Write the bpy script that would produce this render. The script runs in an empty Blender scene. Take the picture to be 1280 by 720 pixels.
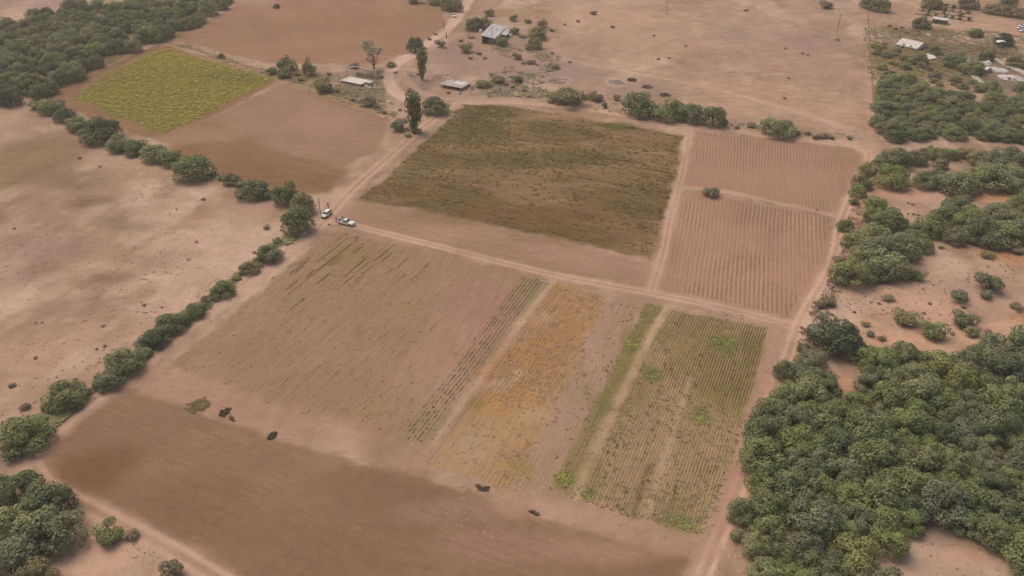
import bpy, math, random
import numpy as np
from mathutils import Vector, Matrix

R = random.Random(7)
scene = bpy.context.scene
COL = scene.collection

# ------------------------------------------------------------------ camera model
H = 112.0
PITCH = math.radians(32.6)
F = 1000.0
CP, SP = math.cos(PITCH), math.sin(PITCH)


def g(px, py, z=0.0):
    """point of the plane z seen at photo position (1280x720)"""
    rx = (px - 640.0) / F
    ru = (360.0 - py) / F
    dy = CP + SP * ru
    dz = -SP + CP * ru
    t = (z - H) / dz
    return (rx * t, dy * t)


def scale_at(py):
    ru = (360.0 - py) / F
    return F / (H / (SP - CP * ru))      # px per metre across


def G(pts, z=0.0):
    return np.array([g(p[0], p[1], z) for p in pts], dtype=float)


def sr(r, gg, b):
    return tuple((c / 255 / 12.92) if c / 255 <= 0.04045 else ((c / 255 + 0.055) / 1.055) ** 2.4 for c in (r, gg, b))


ANG = math.atan2(0.518, 1.1905)           # grid of the farm, turned from +Y towards +X
DA = np.array([math.sin(ANG), math.cos(ANG)])      # away from the viewer along the rows
DB = np.array([math.cos(ANG), -math.sin(ANG)])     # across, to the right

# ------------------------------------------------------------------ numpy noise


def _hash(ix, iy, s):
    n = (ix * 374761393 + iy * 668265263 + s * 974634721) & 0x7FFFFFFF
    n = ((n ^ (n >> 13)) * 1274126177) & 0x7FFFFFFF
    n = n ^ (n >> 16)
    return (n & 0xFFFF) / 65535.0


def vnoise(x, y, s=0):
    x = np.asarray(x, float); y = np.asarray(y, float)
    ix = np.floor(x).astype(np.int64); iy = np.floor(y).astype(np.int64)
    fx = x - ix; fy = y - iy
    fx = fx * fx * (3 - 2 * fx); fy = fy * fy * (3 - 2 * fy)
    a = _hash(ix, iy, s); b = _hash(ix + 1, iy, s); c = _hash(ix, iy + 1, s); d = _hash(ix + 1, iy + 1, s)
    return (a * (1 - fx) + b * fx) * (1 - fy) + (c * (1 - fx) + d * fx) * fy


def fbm(x, y, s=0, o=4):
    t = 0; a = 0.5; n = 0
    for i in range(o):
        t = t + a * vnoise(x * 2 ** i + 17.3 * i, y * 2 ** i - 9.1 * i, s + i); n += a; a *= 0.5
    return t / n


def sstep(a, b, x):
    t = np.clip((x - a) / (b - a), 0, 1)
    return t * t * (3 - 2 * t)


def poly_sd(P, poly):
    """signed distance, inside positive"""
    n = len(poly); x = P[:, 0]; y = P[:, 1]
    d2 = np.full(len(P), 1e18); ins = np.zeros(len(P), bool)
    for i in range(n):
        a = poly[i]; b = poly[(i + 1) % n]
        e = b - a; wx = x - a[0]; wy = y - a[1]
        t = np.clip((wx * e[0] + wy * e[1]) / (e @ e + 1e-12), 0, 1)
        dx = wx - t * e[0]; dy = wy - t * e[1]
        d2 = np.minimum(d2, dx * dx + dy * dy)
        c = ((a[1] > y) != (b[1] > y))
        with np.errstate(divide='ignore', invalid='ignore'):
            xi = (b[0] - a[0]) * (y - a[1]) / (b[1] - a[1] + 1e-18) + a[0]
        ins ^= c & (x < xi)
    d = np.sqrt(d2)
    return np.where(ins, d, -d)


def line_d(P, pts):
    """distance to a polyline with the signed side"""
    d2 = np.full(len(P), 1e18); sg = np.zeros(len(P))
    for i in range(len(pts) - 1):
        a = pts[i]; b = pts[i + 1]; e = b - a
        w = P - a
        t = np.clip((w @ e) / (e @ e), 0, 1)
        q = w - t[:, None] * e
        dd = (q ** 2).sum(1)
        m = dd < d2
        cr = e[0] * w[:, 1] - e[1] * w[:, 0]
        sg = np.where(m, np.sign(cr), sg)
        d2 = np.where(m, dd, d2)
    return np.sqrt(d2) * sg


def smooth_line(pts, step=2.0):
    """Catmull-Rom through ground points"""
    pts = np.asarray(pts, float); out = []
    n = len(pts)
    for i in range(n - 1):
        p0 = pts[max(i - 1, 0)]; p1 = pts[i]; p2 = pts[i + 1]; p3 = pts[min(i + 2, n - 1)]
        k = max(2, int(np.linalg.norm(p2 - p1) / step))
        for j in range(k):
            t = j / k
            out.append(0.5 * ((2 * p1) + (-p0 + p2) * t + (2 * p0 - 5 * p1 + 4 * p2 - p3) * t * t + (-p0 + 3 * p1 - 3 * p2 + p3) * t ** 3))
    out.append(pts[-1])
    return np.array(out)


# ------------------------------------------------------------------ the land: soil colours by place
# fields: name, outline in photo positions, soil, patch soil, rows (dir, spacing), row soil, row strength, streaks, specks
FIELDS = [
    dict(n='crop_field', p=[(580, 131), (640, 133), (720, 146), (800, 160), (855, 170), (842, 232), (816, 326), (700, 299), (560, 268), (448, 250), (515, 192)],
         c=sr(136, 108, 76), c2=sr(112, 90, 60), dir=('B', 1.3), rc=sr(92, 74, 46), ra=.7, pm=.0, st=1.3, sp=.4),
    dict(n='fallow_strip', j=1.2, p=[(440, 254), (560, 273), (700, 304), (812, 330), (806, 358), (690, 338), (560, 309), (428, 282)],
         c=sr(160, 123, 103), c2=sr(150, 118, 92), dir=('B', 1.3), rc=sr(176, 139, 116), ra=.45, st=.5, sp=.1),
    dict(n='tilled_plot', p=[(866, 163), (960, 173), (1066, 186), (1082, 200), (1064, 235), (1046, 266), (960, 249), (900, 239), (852, 236)],
         c=sr(166, 127, 106), c2=sr(158, 124, 98), dir=('Q', (862, 194), (857, 231), (934, 172), (931, 231), 18), rc=sr(148, 112, 92), ra=.75, st=.25, sp=.05),
    dict(n='ridged_plot', j=1.5, p=[(850, 246), (905, 246), (960, 256), (1042, 274), (1038, 315), (1020, 352), (993, 402), (905, 381), (820, 362), (834, 310)],
         c=sr(171, 132, 110), c2=sr(162, 124, 103), dir=('Q', (849, 246), (826, 364), (977, 269), (975.6, 376), 26), rc=sr(136, 102, 82), ra=.78, st=.3, sp=.08),
    dict(n='sparse_field', p=[(425, 290), (540, 314), (640, 336), (658, 348), (600, 424), (520, 548), (370, 516), (213, 458), (300, 386), (395, 302)],
         c=sr(152, 123, 92), c2=sr(158, 124, 100), dir=('A', 0.95), rc=sr(128, 104, 72), ra=.24, pm=.0, st=.5, sp=.3),
    dict(n='striped_plot', j=.8, p=[(652, 345), (690, 350), (672, 375), (600, 478), (535, 565), (500, 545), (560, 470)],
         c=sr(152, 127, 97), c2=sr(146, 126, 94), dir=('Q', (657, 347), (505, 540), (690, 352), (534, 566), 8), rc=sr(112, 92, 66), ra=.55, st=.35, sp=.2),
    dict(n='ochre_plot', p=[(695, 354), (764, 369), (735, 432), (690, 520), (640, 615), (585, 598), (540, 575), (605, 478), (650, 415)],
         c=sr(166, 132, 98), c2=sr(166, 128, 88), dir=('A', 0.9), rc=sr(144, 106, 68), ra=.6, pm=.1, st=.5, sp=.35),
    dict(n='pale_strip', p=[(764, 369), (806, 380), (770, 455), (692, 610), (640, 615), (690, 520), (735, 432)],
         c=sr(168, 134, 114), c2=sr(160, 128, 104), dir=('A', 0.8), rc=sr(146, 118, 92), ra=.35, st=.4, sp=.3),
    dict(n='green_strip', j=1., p=[(808, 378), (830.5, 384), (771.5, 504), (716.5, 626), (690, 606), (760, 470)],
         c=sr(142, 120, 82), c2=sr(130, 114, 70), dir=('A', 0.85), rc=sr(108, 93, 55), ra=.6, st=.4, sp=.3),
    dict(n='green_plot', j=1.2, p=[(833.5, 385.5), (900, 398), (962, 410), (945, 480), (918, 575), (886, 668), (800, 652), (719, 628), (774.5, 505)],
         c=sr(162, 134, 100), c2=sr(146, 124, 82), dir=('Q', (832, 385), (718, 626), (962, 408), (886, 668), 40), rc=sr(106, 86, 54), ra=1.05, st=.5, sp=.25),
    dict(n='ploughed_field', p=[(160, 484), (240, 508), (340, 545), (440, 575), (530, 600), (640, 632), (700, 652), (860, 694), (845, 740), (820, 800), (270, 800), (265, 715), (160, 640), (50, 582), (100, 528)],
         c=sr(142, 110, 87), c2=sr(133, 102, 79), dir=('B', 1.5), rc=sr(128, 98, 75), ra=.22, pm=.1, st=.42, sp=.35),
    dict(n='brown_margin', p=[(48, 116), (120, 84), (203, 54), (260, 72), (350, 100), (285, 136), (206, 178), (140, 158), (80, 134)],
         c=sr(142, 106, 78), c2=sr(136, 104, 72), dir=('B', 1.5), rc=sr(126, 94, 66), ra=.3, st=.5, sp=.2),
    dict(n='mustard_field', fe=1.6, j=6, p=[(204, 61), (262, 76), (344, 99), (285, 128), (205, 168), (150, 146), (92, 120), (140, 88)],
         c=sr(143, 123, 40), c2=sr(128, 112, 36), dir=('B', 1.4), rc=sr(112, 100, 40), ra=.4, st=.6, sp=.3),
    dict(n='bare_plot', p=[(355, 105), (430, 128), (488, 150), (470, 188), (412, 222), (350, 236), (270, 206), (208, 176), (285, 136)],
         c=sr(155, 119, 98), c2=sr(150, 116, 93), dir=('B', 1.5), rc=sr(150, 112, 88), ra=.25, st=.45, sp=.06),
    dict(n='brown_plot', fe=2.6, p=[(196, 172), (262, 147), (302, 167), (350, 190), (440, 212), (412, 240), (350, 246), (270, 214)],
         c=sr(138, 104, 75), c2=sr(146, 112, 86), dir=('B', 1.5), rc=sr(122, 90, 62), ra=.35, st=.6, sp=.1),
    dict(n='furrowed_field', p=[(215, 47), (300, 4), (340, -12), (470, -14), (553, 14), (556, 40), (510, 66), (470, 80), (400, 80), (330, 78), (270, 62)],
         c=sr(154, 113, 90), c2=sr(147, 108, 85), dir=('B', 2.6), rc=sr(172, 131, 108), ra=.65, st=.5, sp=.08),
]
for f in FIELDS:
    f['P'] = G(f['p'])

# painted patches of soil: (x, y, rx, ry, colour, strength) in photo positions
BLOBS = [
    (30, 205, 62, 40, sr(140, 112, 84), .75), (80, 228, 50, 16, sr(136, 110, 84), .5), (150, 275, 40, 16, sr(132, 106, 84), .55), (175, 283, 26, 10, sr(128, 108, 88), .5),
    (112, 252, 30, 7, sr(126, 98, 76), .5), (235, 318, 26, 7, sr(146, 118, 96), .4), (135, 347, 26, 7, sr(128, 98, 80), .55), (60, 310, 80, 20, sr(160, 124, 108), .6),
    (20, 345, 60, 30, sr(152, 122, 104), .5), (240, 180, 50, 30, sr(184, 146, 122), .3), (290, 290, 50, 35, sr(184, 148, 124), .5), (95, 385, 45, 14, sr(150, 118, 100), .4),
    (40, 440, 70, 30, sr(180, 142, 118), .35), (330, 255, 22, 16, sr(176, 138, 118), .6), (110, 690, 70, 40, sr(190, 152, 126), .8), (238, 323, 5, 3, sr(206, 170, 146), .8),
    # top right bare land
    (790, 40, 130, 40, sr(178, 141, 118), .6), (980, 60, 90, 50, sr(172, 134, 114), .6), (700, 90, 60, 22, sr(160, 130, 112), .8), (800, 110, 60, 16, sr(158, 128, 110), .7),
    (745, 15, 80, 22, sr(182, 144, 120), .5), (1040, 140, 50, 20, sr(182, 143, 120), .5), (940, 120, 70, 18, sr(180, 140, 117), .5), (705, 100, 14, 6, sr(190, 155, 134), .7),
    (770, 103, 14, 6, sr(188, 152, 130), .8), (920, 40, 14, 10, sr(156, 130, 116), .6), (1015, 50, 50, 14, sr(158, 128, 112), .6),
    # homestead yard
    (600, 80, 80, 20, sr(162, 130, 112), .8), (450, 118, 45, 12, sr(142, 115, 90), .8), (520, 105, 20, 14, sr(150, 118, 98), .7), (645, 55, 30, 10, sr(152, 124, 104), .7),
    (630, 110, 50, 8, sr(152, 124, 108), .6), (395, 95, 50, 8, sr(138, 112, 86), .8), (455, 90, 40, 7, sr(140, 114, 86), .7), (510, 152, 30, 10, sr(165, 130, 110), .6),
    (560, 10, 60, 12, sr(150, 118, 88), .6), (650, 15, 50, 10, sr(160, 128, 98), .5),
    # upper right settlement
    (1140, 75, 60, 30, sr(140, 114, 70), .9), (1180, 62, 70, 12, sr(122, 94, 62), .8), (1165, 85, 30, 8, sr(138, 116, 64), .8), (1230, 95, 60, 26, sr(132, 108, 86), .8),
    (1250, 108, 30, 10, sr(146, 120, 102), .6), (1240, 62, 20, 8, sr(112, 86, 68), .7), (1150, 40, 50, 8, sr(140, 108, 74), .8), (1240, 30, 50, 14, sr(178, 140, 117), .8),
    (1115, 10, 40, 10, sr(168, 132, 112), .6), (1175, 16, 46, 14, sr(172, 138, 112), .7), (1240, 4, 60, 6, sr(160, 128, 94), .8),
    # right side scrub land
    (1160, 380, 90, 40, sr(184, 145, 120), .7), (1200, 360, 40, 18, sr(172, 140, 120), .6), (1262, 320, 40, 16, sr(176, 128, 92), .7), (1278, 400, 20, 8, sr(160, 112, 84), .7),
    (1245, 245, 40, 8, sr(178, 134, 100), .8), (1140, 240, 45, 14, sr(184, 143, 118), .8), (1100, 230, 20, 10, sr(176, 136, 112), .6), (1130, 425, 60, 10, sr(190, 148, 120), .7),
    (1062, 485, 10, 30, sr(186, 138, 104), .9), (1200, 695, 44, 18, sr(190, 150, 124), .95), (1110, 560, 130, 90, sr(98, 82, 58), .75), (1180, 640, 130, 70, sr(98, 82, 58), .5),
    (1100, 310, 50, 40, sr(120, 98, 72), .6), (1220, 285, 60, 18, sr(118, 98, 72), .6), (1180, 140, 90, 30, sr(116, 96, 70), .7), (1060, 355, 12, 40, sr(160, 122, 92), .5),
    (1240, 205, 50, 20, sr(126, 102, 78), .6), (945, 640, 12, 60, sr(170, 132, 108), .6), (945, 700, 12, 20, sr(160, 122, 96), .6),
    # wood in the upper left
    (60, 80, 110, 30, sr(112, 94, 66), .75), (170, 30, 90, 26, sr(116, 98, 66), .7), (25, 35, 12, 14, sr(168, 130, 112), .85), (60, 6, 60, 8, sr(166, 132, 116), .8), (75, 62, 10, 7, sr(142, 108, 82), .9),
    (130, 4, 30, 8, sr(150, 124, 90), .7), (310, 2, 40, 8, sr(170, 134, 114), .7),
    (525, 112, 16, 10, sr(148, 118, 98), .8), (470, 112, 22, 10, sr(142, 114, 90), .8), (505, 100, 8, 6, sr(146, 118, 98), .6), (560, 70, 50, 10, sr(158, 126, 108), .6), (430, 116, 30, 8, sr(136, 110, 82), .7), (600, 118, 30, 4, sr(150, 122, 104), .5),
    (575, 40, 30, 10, sr(156, 124, 104), .5), (680, 120, 40, 6, sr(146, 118, 96), .6), (650, 80, 40, 8, sr(160, 128, 110), .5),
    # inside the fields
    (70, 125, 26, 26, sr(146, 108, 84), .85), (130, 92, 34, 10, sr(146, 112, 84), .6), (160, 160, 50, 10, sr(146, 110, 78), .6), (90, 115, 18, 10, sr(140, 104, 80), .6),
    (300, 215, 60, 18, sr(136, 102, 72), .85), (240, 190, 40, 14, sr(136, 102, 70), .85), (370, 225, 50, 12, sr(138, 104, 74), .7), (410, 150, 60, 24, sr(165, 126, 106), .7),
    (600, 380, 60, 60, sr(162, 123, 105), .85), (560, 440, 50, 50, sr(164, 126, 106), .7), (470, 400, 70, 40, sr(148, 122, 90), .6), (330, 440, 70, 34, sr(148, 122, 88), .65), (380, 370, 60, 34, sr(150, 122, 90), .6), (400, 480, 70, 26, sr(154, 126, 96), .5), (440, 320, 60, 18, sr(142, 116, 80), .6),
    (560, 480, 40, 30, sr(170, 134, 112), .6), (600, 155, 44, 26, sr(106, 98, 58), .75), (690, 198, 110, 14, sr(106, 94, 58), .65), (772, 157, 22, 5, sr(98, 96, 50), .8), (520, 215, 30, 14, sr(112, 98, 62), .5), (560, 230, 60, 18, sr(126, 98, 68), .6),
    (660, 268, 160, 16, sr(120, 91, 62), .9), (740, 292, 80, 18, sr(124, 96, 66), .85), (500, 243, 50, 10, sr(122, 94, 64), .7), (770, 215, 80, 20, sr(138, 111, 80), .6), (830, 300, 16, 30, sr(150, 114, 92), .7), (560, 215, 50, 5, sr(150, 122, 92), .6), (720, 232, 60, 6, sr(150, 122, 92), .6), (640, 185, 50, 4, sr(150, 122, 92), .5), (800, 190, 40, 6, sr(148, 120, 90), .6), (640, 150, 50, 4, sr(146, 120, 90), .5), (740, 145, 90, 5, sr(158, 126, 92), .6),
    (650, 240, 60, 8, sr(140, 112, 84), .6), (480, 250, 40, 6, sr(138, 110, 78), .6),
    (720, 378, 22, 12, sr(176, 126, 84), .7), (700, 415, 34, 34, sr(172, 126, 82), .7), (660, 450, 50, 26, sr(170, 126, 80), .7), (640, 500, 40, 20, sr(172, 128, 80), .7), (610, 540, 40, 18, sr(164, 132, 100), .6), (680, 395, 16, 10, sr(180, 146, 116), .6), (625, 480, 16, 10, sr(176, 144, 114), .6), (665, 520, 24, 12, sr(174, 142, 110), .6), (590, 560, 24, 16, sr(170, 138, 110), .6),
    (650, 585, 20, 16, sr(158, 128, 78), .7), (590, 505, 14, 8, sr(140, 116, 70), .6), (610, 465, 16, 10, sr(170, 118, 76), .6), (648, 468, 7, 7, sr(196, 154, 120), .8), (640, 540, 40, 14, sr(172, 136, 98), .6),
    (740, 440, 14, 30, sr(170, 136, 118), .6), (735, 490, 12, 26, sr(142, 120, 92), .6), (700, 570, 18, 30, sr(160, 130, 104), .5),
    (815, 468, 12, 9, sr(118, 114, 46), .9), (905, 430, 16, 12, sr(122, 116, 50), .8), (875, 520, 16, 14, sr(138, 120, 60), .8), (708, 598, 14, 12, sr(122, 112, 52), .9), (736, 618, 10, 9, sr(124, 118, 44), .95),
    (850, 655, 28, 14, sr(132, 114, 54), .9), (790, 430, 14, 16, sr(126, 112, 60), .7), (830, 420, 40, 10, sr(136, 116, 74), .5), (900, 500, 26, 30, sr(134, 114, 68), .6), (745, 590, 20, 20, sr(140, 118, 80), .6), (940, 430, 16, 18, sr(120, 104, 60), .5),
    (110, 590, 60, 40, sr(124, 92, 67), .85), (250, 620, 90, 40, sr(130, 99, 75), .6), (460, 700, 120, 24, sr(140, 108, 83), .6), (640, 680, 90, 24, sr(156, 119, 99), .8), (560, 640, 90, 18, sr(154, 120, 101), .7),
    (760, 690, 90, 18, sr(162, 124, 104), .8), (410, 575, 50, 16, sr(150, 122, 94), .5), (330, 660, 90, 30, sr(138, 106, 80), .5), (420, 530, 90, 12, sr(166, 129, 106), .6), (240, 490, 50, 8, sr(164, 126, 106), .7),
    (440, 25, 80, 14, sr(154, 112, 88), .5), (300, 50, 40, 14, sr(152, 114, 90), .6), (300, 96, 30, 7, sr(112, 100, 46), .8), (930, 560, 8, 60, sr(172, 134, 112), .5), (985, 410, 12, 6, sr(172, 134, 112), .6),
    (420, 180, 60, 14, sr(162, 124, 104), .5),
]
# headland / margins and wheel tracks: (name, line, width, colour, strength, two ruts?)
TRACKS = [
    ('hedge_track', [(562, 135), (530, 158), (500, 184), (468, 212), (440, 237), (414, 266), (398, 284), (330, 334), (240, 407), (150, 474), (85, 525), (50, 556), (40, 576), (58, 606), (110, 634), (170, 664), (215, 688), (292, 735)], 5.0, sr(182, 145, 121), .85, True),
    ('cross_track', [(414, 276), (450, 284), (560, 311), (690, 343), (810, 366), (900, 384), (1000, 409)], 3.6, sr(183, 146, 123), .85, True),
    ('boundary_track', [(574, 128), (640, 128), (720, 135), (790, 145), (860, 155), (960, 170), (1050, 180), (1080, 188), (1086, 197), (1078, 215), (1066, 240), (1050, 282), (1044, 315), (1030, 350), (1006, 390), (996, 412), (985, 445), (962, 500), (938, 572), (908, 648), (872, 735)], 4.0, sr(186, 149, 125), .85, True),
    ('plot_path', [(862, 158), (858, 190), (849, 232), (838, 270), (830, 312), (814, 364)], 3.2, sr(182, 144, 122), .75, True),
    ('middle_path', [(850, 234), (880, 236), (910, 240), (960, 251), (1010, 262), (1046, 270)], 2.2, sr(182, 145, 123), .7, False),
    ('strip_path', [(832, 384), (800, 440), (770, 505), (742, 565), (716, 628)], 1.0, sr(176, 143, 112), .95, False),
    ('row_path', [(692, 350), (675, 372), (640, 417), (600, 474), (570, 515), (530, 570)], 1.0, sr(180, 144, 117), .75, False),
    ('loop_track', [(592, -10), (578, 14), (560, 36), (540, 50), (517, 68), (494, 82), (485, 95), (492, 112), (508, 124), (530, 134), (548, 141)], 5.5, sr(188, 152, 130), .95, False),
    ('farm_path', [(500, 92), (520, 112), (548, 122), (585, 124), (640, 124)], 4.0, sr(174, 138, 118), .7, False),
    ('scrub_path', [(1085, 40), (1088, 90), (1090, 150), (1080, 240), (1068, 280), (1058, 320)], 3.0, sr(182, 142, 118), .5, False),
    ('wood_path', [(1280, 405), (1220, 420), (1150, 432), (1110, 420), (1075, 400)], 5.0, sr(190, 150, 122), .5, False),
    ('edge_track', [(55, 112), (130, 85), (200, 56), (270, 78), (350, 102), (430, 128), (492, 148)], 3.0, sr(162, 128, 98), .7, False),
    ('ditch', [(205, 52), (262, 68), (330, 90), (380, 104), (430, 122), (492, 145)], 1.6, sr(118, 92, 66), .8, False),
    ('pale_row', [(806, 650), (826, 590), (846, 525), (864, 472)], .8, sr(178, 144, 118), .8, False),
    ('dark_row', [(788, 656), (799, 620), (811, 583)], .7, sr(112, 88, 58), .9, False),
    ('dark_row', [(846, 545), (862, 500), (868, 470)], .5, sr(112, 88, 58), .7, False),
    ('plain_track', [(640, 62), (760, 85), (880, 108), (980, 135), (1060, 160)], 4.0, sr(190, 152, 128), .4, False),
    ('headland', [(195, 474), (300, 506), (420, 540), (520, 570)], 9.0, sr(166, 129, 106), .55, False),
    ('lower_headland', [(640, 630), (720, 640), (800, 665), (880, 685)], 6.0, sr(172, 135, 113), .75, False),
    ('side_margin', [(975, 412), (955, 480), (925, 575), (895, 660)], 3.4, sr(170, 132, 112), .8, False),
]
MEAN = np.array(sr(168, 133, 110))
SPLIT = next(i for i, b in enumerate(BLOBS) if b[:2] == (70, 125))


def punch(c, k):
    return np.clip(MEAN * (np.array(c) / MEAN) ** k, .01, .9)


TR = []
for (n, pts, w, c, s, ruts) in TRACKS:
    TR.append((n, smooth_line(G(pts), 3.0), w, punch(c, 1.7), s, ruts))

GROUND_A, GROUND_B = np.array(sr(176, 141, 118)), np.array(sr(160, 128, 106))
BL = []
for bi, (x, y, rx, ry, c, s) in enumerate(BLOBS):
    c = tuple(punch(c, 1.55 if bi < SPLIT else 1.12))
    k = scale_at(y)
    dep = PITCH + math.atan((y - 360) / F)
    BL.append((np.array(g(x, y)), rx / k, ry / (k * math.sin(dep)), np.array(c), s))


def mix(a, b, t):
    return a * (1 - t[:, None]) + b * t[:, None]


def quad_uv(P, L0, L1, R0, R1):
    v = np.zeros(len(P)); u = np.zeros(len(P))
    for _ in range(6):
        A = L0 + v[:, None] * (L1 - L0); B = R0 + v[:, None] * (R1 - R0)
        e = B - A
        u = ((P - A) * e).sum(1) / (e * e).sum(1)
        e0 = L0 + u[:, None] * (R0 - L0); e1 = L1 + u[:, None] * (R1 - L1)
        d = e1 - e0
        v = ((P - e0) * d).sum(1) / (d * d).sum(1)
    return u, v * np.linalg.norm(L1 - L0)


def field_uv(f, P):
    d = f['dir']
    if d[0] == 'Q':
        q = [np.array(g(*x)) for x in d[1:5]]
        u, v = quad_uv(P, *q)
        u = u * d[5]
    else:
        a, b = (DA, DB) if d[0] == 'A' else (DB, DA)
        u = (P @ b) / d[1]; v = P @ a
    u = u + (fbm(P[:, 0] * .05, P[:, 1] * .05, 31, 2) - .5) * .8
    return u, v


def field_mask(f, P):
    feather = f.get('fe', .9)
    sd = poly_sd(P, f['P'])
    jit = (fbm(P[:, 0] * .22, P[:, 1] * .22, 5, 3) - .5) * f.get('j', 3.2)
    return sstep(-feather, feather, sd + jit)


def paint(P, own=None):
    """albedo, row albedo, (row, streak, speck), (u, v) for ground points; own: the field whose rows are wanted"""
    x, y = P[:, 0], P[:, 1]
    n1 = fbm(x * .018, y * .018, 1, 4); n2 = fbm(x * .06, y * .11, 9, 4)
    t = sstep(.3, .7, .6 * n1 + .4 * n2)
    base = mix(np.tile(GROUND_A, (len(P), 1)), GROUND_B, t)
    rowc = base.copy()
    par = np.zeros((len(P), 3)); par[:, 1] = .3 + .6 * sstep(-20, 60, x) * sstep(230, 300, y); par[:, 2] = 1.0
    mot = sstep(.52, .70, fbm(x * .05, y * .03, 61, 5)) * .45 + sstep(.54, .68, fbm(x * .2, y * .13, 67, 4)) * .38
    base = mix(base, np.array(sr(142, 112, 89)), mot)
    lt = sstep(.54, .70, fbm(x * .06, y * .035, 91, 5)) * .5 + sstep(.55, .68, fbm(x * .24, y * .15, 93, 3)) * .3
    base = mix(base, np.array(sr(202, 168, 146)), lt)
    uv = np.stack([P @ np.array([.12, .99]) / 2.2, P @ np.array([.99, -.12])], 1)
    for f in FIELDS:
        m = field_mask(f, P)
        if m.max() <= 0:
            continue
        u, v = field_uv(f, P)
        n = fbm(u * .12, v * .03, 41, 4) * .55 + fbm(x * .035, y * .035, 3, 3) * .45
        c = mix(np.tile(np.array(f['c']), (len(P), 1)), np.array(f['c2']), sstep(.4, .62, n))
        base = mix(base, c, m)
        rowc = mix(rowc, np.array(f['rc']), m)
        pm = f.get('pm', .45)
        ra = f['ra'] * (pm + (1.15 - pm) * sstep(.35, .65, fbm(x * .05, y * .05, 77, 3)))
        par = mix(par, np.stack([ra if f is own else np.zeros(len(P)), np.full(len(P), f['st']), np.full(len(P), f['sp'])], 1), m)
        if f is own:
            par[:, 0] = ra * sstep(.5, 1., m)
            uv = np.stack([u, v], 1)
    wob = (fbm(x * .07, y * .07, 55, 4) - .5)
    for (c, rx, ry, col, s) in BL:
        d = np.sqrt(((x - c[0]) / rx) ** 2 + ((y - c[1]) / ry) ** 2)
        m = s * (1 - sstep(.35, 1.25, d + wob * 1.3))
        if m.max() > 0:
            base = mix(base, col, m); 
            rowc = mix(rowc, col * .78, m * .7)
    for (n, pts, w, col, s, ruts) in TR:
        near = (x > pts[:, 0].min() - 12) & (x < pts[:, 0].max() + 12) & (y > pts[:, 1].min() - 12) & (y < pts[:, 1].max() + 12)
        if not near.any():
            continue
        Q = P[near]
        d = line_d(Q, pts)
        jit = (fbm(Q[:, 0] * .25, Q[:, 1] * .25, 71, 3) - .5)
        a = np.abs(d)
        m = s * (1 - sstep(w * .5 - .6, w * .5 + .9, a + jit * 1.8)) * (.65 + .35 * sstep(.3, .6, fbm(Q[:, 0] * .08, Q[:, 1] * .08, 73, 2)))
        if ruts:
            off = w * .24
            inrut = 1 - sstep(.25, .75, np.abs(a - off) + jit * .3)
            m = m * (.35 + .85 * inrut)
            ridge = (1 - sstep(.15, .55, a + jit * .3)) * .4 * s
            base[near] = mix(base[near], np.array(sr(132, 104, 78)), ridge)
        m = np.clip(m, 0, 1)
        base[near] = mix(base[near], col, m)
        rowc[near] = mix(rowc[near], col, m)
        par[near, 0] *= (1 - m); par[near, 1] *= (1 - .5 * m); par[near, 2] *= (1 - .6 * m)
    return base, rowc, par, uv


def nd(nt, t, **kw):
    n = nt.nodes.new(t)
    for k, v in kw.items():
        if k in ('op',): n.operation = v
        else: setattr(n, k, v)
    return n


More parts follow.
